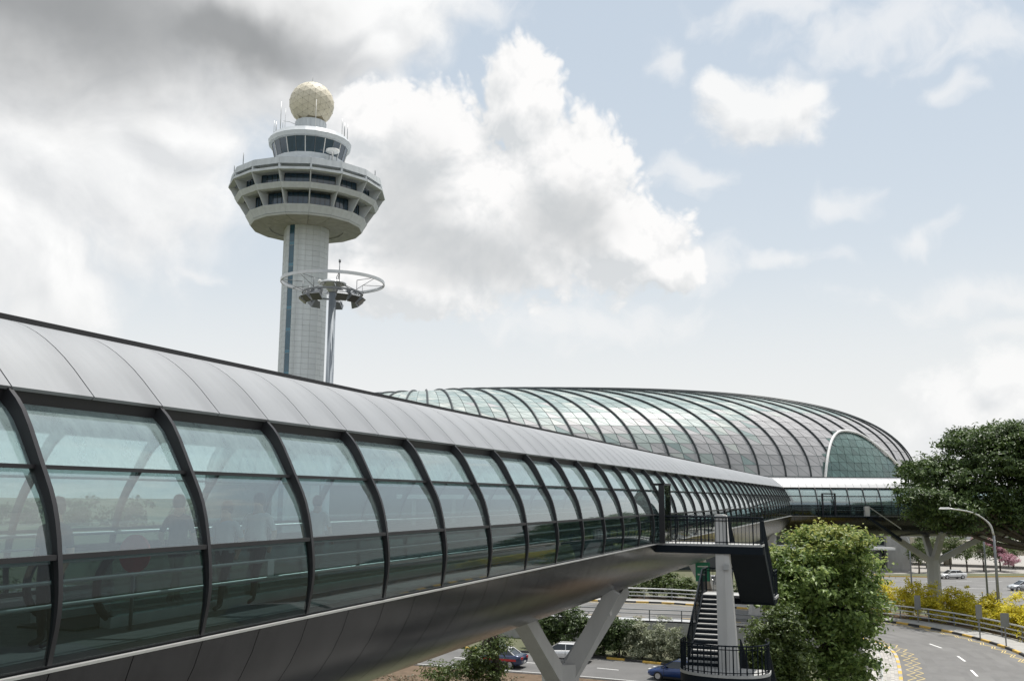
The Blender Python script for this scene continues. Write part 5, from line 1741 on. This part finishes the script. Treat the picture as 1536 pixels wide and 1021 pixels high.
# great rain tree at the right edge
bs = (51.5, 92.0, 0.)
tree('rain_tree', 'large spreading dark tree at the right edge of the photo', 'tree', bs,
     lob([(1480, 690, 62, 42), (1415, 715, 42, 30), (1370, 745, 26, 20), (1412, 760, 42, 22), (1460, 745, 50, 26), (1530, 680, 60, 42), (1505, 655, 46, 22), (1560, 730, 60, 46), (1450, 660, 30, 18),
          (1430, 785, 26, 14), (1510, 770, 40, 24), (1600, 690, 60, 50), (1380, 705, 22, 14), (1650, 740, 60, 50), (1580, 800, 40, 22), (1395, 775, 18, 12)], 92, bs, 4.6),
     .5, 8.6, 1800, 40, .45, .40, M['leaf_rain'], 5, asp=.45, flat=.38, shell=(.35, 1.08), lean=(-1.5, 0), gap=-.40)
# small trees and shrubs under the bridge
bs = (-.9, 62., 0.)
tree('young_tree', 'small leafy tree with a dark trunk under the bridge hull', 'tree', bs,
     lob([(722, 985, 26, 18), (700, 1005, 28, 22), (735, 1010, 24, 20), (745, 968, 22, 14), (660, 1015, 26, 16)], 62, bs, 1.2),
     .24, 5.2, 170, 32, .22, .26, M['leaf_mid'], 21, asp=.32, shell=(.2, 1.))


def shrub(label, x, y, z, r, h, m, seed, n=90, leaf=.2, group=None, name='shrub', asp=.5):
    lb = [(random.uniform(-.35, .35) * r, random.uniform(-.3, .3) * r, h * f, r * s, r * s, h * .42) for f, s in ((.35, .9), (.6, .85), (.75, .6), (.45, 1.))]
    return tree(name, label, 'shrub', (x, y, z), lb, .07, h * .5, n, 34, .2, leaf, m, seed, asp, group=group, shell=(.2, 1.), branches=False)


gd = 'dark shrubs below the retaining wall'
for i, (px_, Y, r_, h_) in enumerate(((838, 86, 1.6, 3.4), (868, 84.6, 1.7, 3.6), (905, 83.5, 1.6, 3.0), (928, 82.8, 1.7, 3.2), (815, 87, 1.4, 3.0))):
    c = at(px_, 950, Y)
    shrub(['dark shrub seen through the fork of the nearest pylon', 'tall dark shrub between the pylon legs', 'low dark shrub right of the long pylon leg', 'dark shrub at the left end of the pale flowering shrubs', 'dark shrub behind the left pylon leg'][i], c[0], Y, 0, r_, h_, M['leaf_shrub'], 30 + i, 130, .24, gd)
for i, (px_, Y, r_, h_) in enumerate(((962, 82.2, 1.5, 2.9), (990, 81.2, 1.7, 2.9), (1018, 80., 1.5, 2.4))):
    c = at(px_, 950, Y)
    shrub(['pale flowering shrub farthest from the stair below the retaining wall', 'largest pale flowering shrub below the retaining wall', 'pale flowering shrub touching the stair railing below the retaining wall'][i], c[0], Y, 0, r_, h_, M['leaf_pale'], 50 + i, 130, .2, 'pale shrubs below the retaining wall')
# yellow shrubs along the railing
P = resample([tuple(p) for p in offset_line(far_kerb, 4.6)], 2.35)
P = [p for p in P if p[0] > 30 and p[1] > 66]
names = ['leftmost', 'second', 'third', 'fourth', 'fifth', 'sixth', 'seventh', 'eighth', 'ninth', 'tenth', 'eleventh', 'twelfth', 'thirteenth', 'fourteenth', 'fifteenth', 'sixteenth', 'seventeenth', 'eighteenth']
for i, p in enumerate(P):
    shrub(f'yellow leaved shrub behind the silver railing, {names[min(i, 17)]} from the left', p[0] + random.uniform(-.3, .3), p[1] + random.uniform(-.3, .3), UPZ, random.uniform(1.4, 1.8), random.uniform(2.6, 3.4), M['leaf_yellow'], 70 + i, 120, .22, 'yellow shrubs along the road railing', 'yellow_shrub')
# trees on the far junction
ft = [(1378, 845, 176, 1.6, 5.5), (1402, 848, 178, 1.9, 6.), (1425, 845, 180, 2., 6.5), (1450, 848, 180, 2.2, 6.), (1475, 846, 182, 2.2, 6.2), (1500, 848, 184, 2.4, 5.5), (1390, 850, 190, 2., 7.), (1520, 850, 190, 2.4, 6.)]
for i, (px_, py_, Y, r_, h_) in enumerate(ft):
    c = at(px_, py_, Y)
    lb = [(random.uniform(-.5, .5) * r_, random.uniform(-.5, .5) * r_, h_ * f, r_ * .8, r_ * .8, h_ * .22) for f in (.55, .7, .85, .6)]
    tree('small_tree', f'small green tree on the far junction, {names[i]} from the left of its row', 'tree', (c[0], Y, 0), lb, .13, h_ * .5, 90, 26, .35, .32, M['leaf_mid'], 110 + i, group='small trees beyond the far junction')
for i, (px_, py_, Y, r_) in enumerate(((1466, 806, 186, 1.7), (1484, 818, 184, 1.6), (1512, 838, 180, 1.6), (1497, 826, 183, 1.2))):
    c = at(px_, py_, Y)
    shrub(['pink bougainvillea spilling over the viaduct, highest of the four', 'pink bougainvillea on the viaduct just right of the street lamp', 'pink bougainvillea at the low end of the viaduct', 'small pink bougainvillea between two larger ones on the viaduct'][i], c[0], Y, c[2] - 1.2, r_, 2.2, M['leaf_pink'], 130 + i, 80, .26, 'pink bougainvillea along the viaduct', 'bougainvillea')
# shrubs behind the upper road, seen through the railing by the stair
for i, px_ in enumerate((945, 985, 1008, 1030, 1122)):
    c = at(px_, 880, 111 - i * .8)
    shrub(['green shrub behind the upper road at the hull edge', 'tall green shrub behind the upper road left of the stair', 'green shrub with bare twigs behind the upper road', 'green shrub behind the upper road touching the stair rail', 'green shrub behind the upper road right of the white column'][i], c[0], 111 - i * .8, UPZ, 1.7, (2.2, 3.6, 2.8, 2.4, 2.2)[i], M['leaf_mid'], 150 + i, 100, .26, 'green shrubs behind the upper road')
# distant tree line
r_ = np.random.default_rng(77)
lb = []
for k in range(170):
    x = -260 + k * 4.6
    lb.append((x + r_.uniform(-2, 2), 430 + r_.uniform(-20, 20) - .05 * abs(x), r_.uniform(3, 6), r_.uniform(4, 7), 4, r_.uniform(4, 7)))
Pp, Nn, _ = crown_points(lb, 2600, 16, 1.1, 9)
V, F = leaves(Pp, Nn, 1.7, .7, 9)
leaf_object('treeline', V, F, M['leaf_rain'], kind='stuff', label='low line of trees on the horizon')
# trees and lawn behind the far side of the bridge, seen through its glass
for i, (x, y, r_, h_) in enumerate(((-34, 62, 3.2, 8), (-27, 71, 3.5, 8.5), (-16, 82, 3.0, 7.5), (-46, 70, 4, 9), (-22, 60, 3.4, 8.5), (-40, 58, 3.6, 9), (-52, 84, 4, 10), (-29, 84, 3.8, 9))):
    lb = [(random.uniform(-.5, .5) * r_, random.uniform(-.5, .5) * r_, h_ * f, r_ * .8, r_ * .8, h_ * .22) for f in (.55, .7, .85, .6)]
    tree('roadside_tree', ['green tree beyond the skybridge at the left, nearest the camera', 'green tree beyond the skybridge, in the middle of its row', 'green tree beyond the skybridge nearest the patrol car', 'green tree beyond the skybridge farthest to the left', 'green tree beyond the skybridge closest to its glass', 'green tree beyond the skybridge behind the person at the far left', 'tallest green tree beyond the skybridge, set far back', 'green tree beyond the skybridge set back in its row'][i], 'tree', (x, y, 0), lb, .2, h_ * .5, 150, 30, .45, .36, M['leaf_rain'], 170 + i, group='trees beyond the skybridge')

# fallen leaves and low ground cover on the mulched island
r_ = np.random.default_rng(5)
nl = 9000
P = np.c_[r_.uniform(-22, 14, nl), r_.uniform(52, 74, nl), r_.uniform(.03, .12, nl)]
ok = (P[:, 1] < 75.3 - .36 * P[:, 0] - 1.5) & (np.sin(P[:, 0] * .9) * np.sin(P[:, 1] * 1.1 + .6) > -.35)
P = P[ok]
N = np.c_[r_.normal(0, .5, (len(P), 2)), np.ones(len(P))]
V, F = leaves(P, N, .22, .6, 5)
M['litter'] = leafmat('leaf_litter', (.05, .045, .02), (.14, .12, .05), .2, 1.)
leaf_object('ground_cover', V, F, M['litter'], kind='stuff', label='low ground cover and fallen leaves on the mulched island')
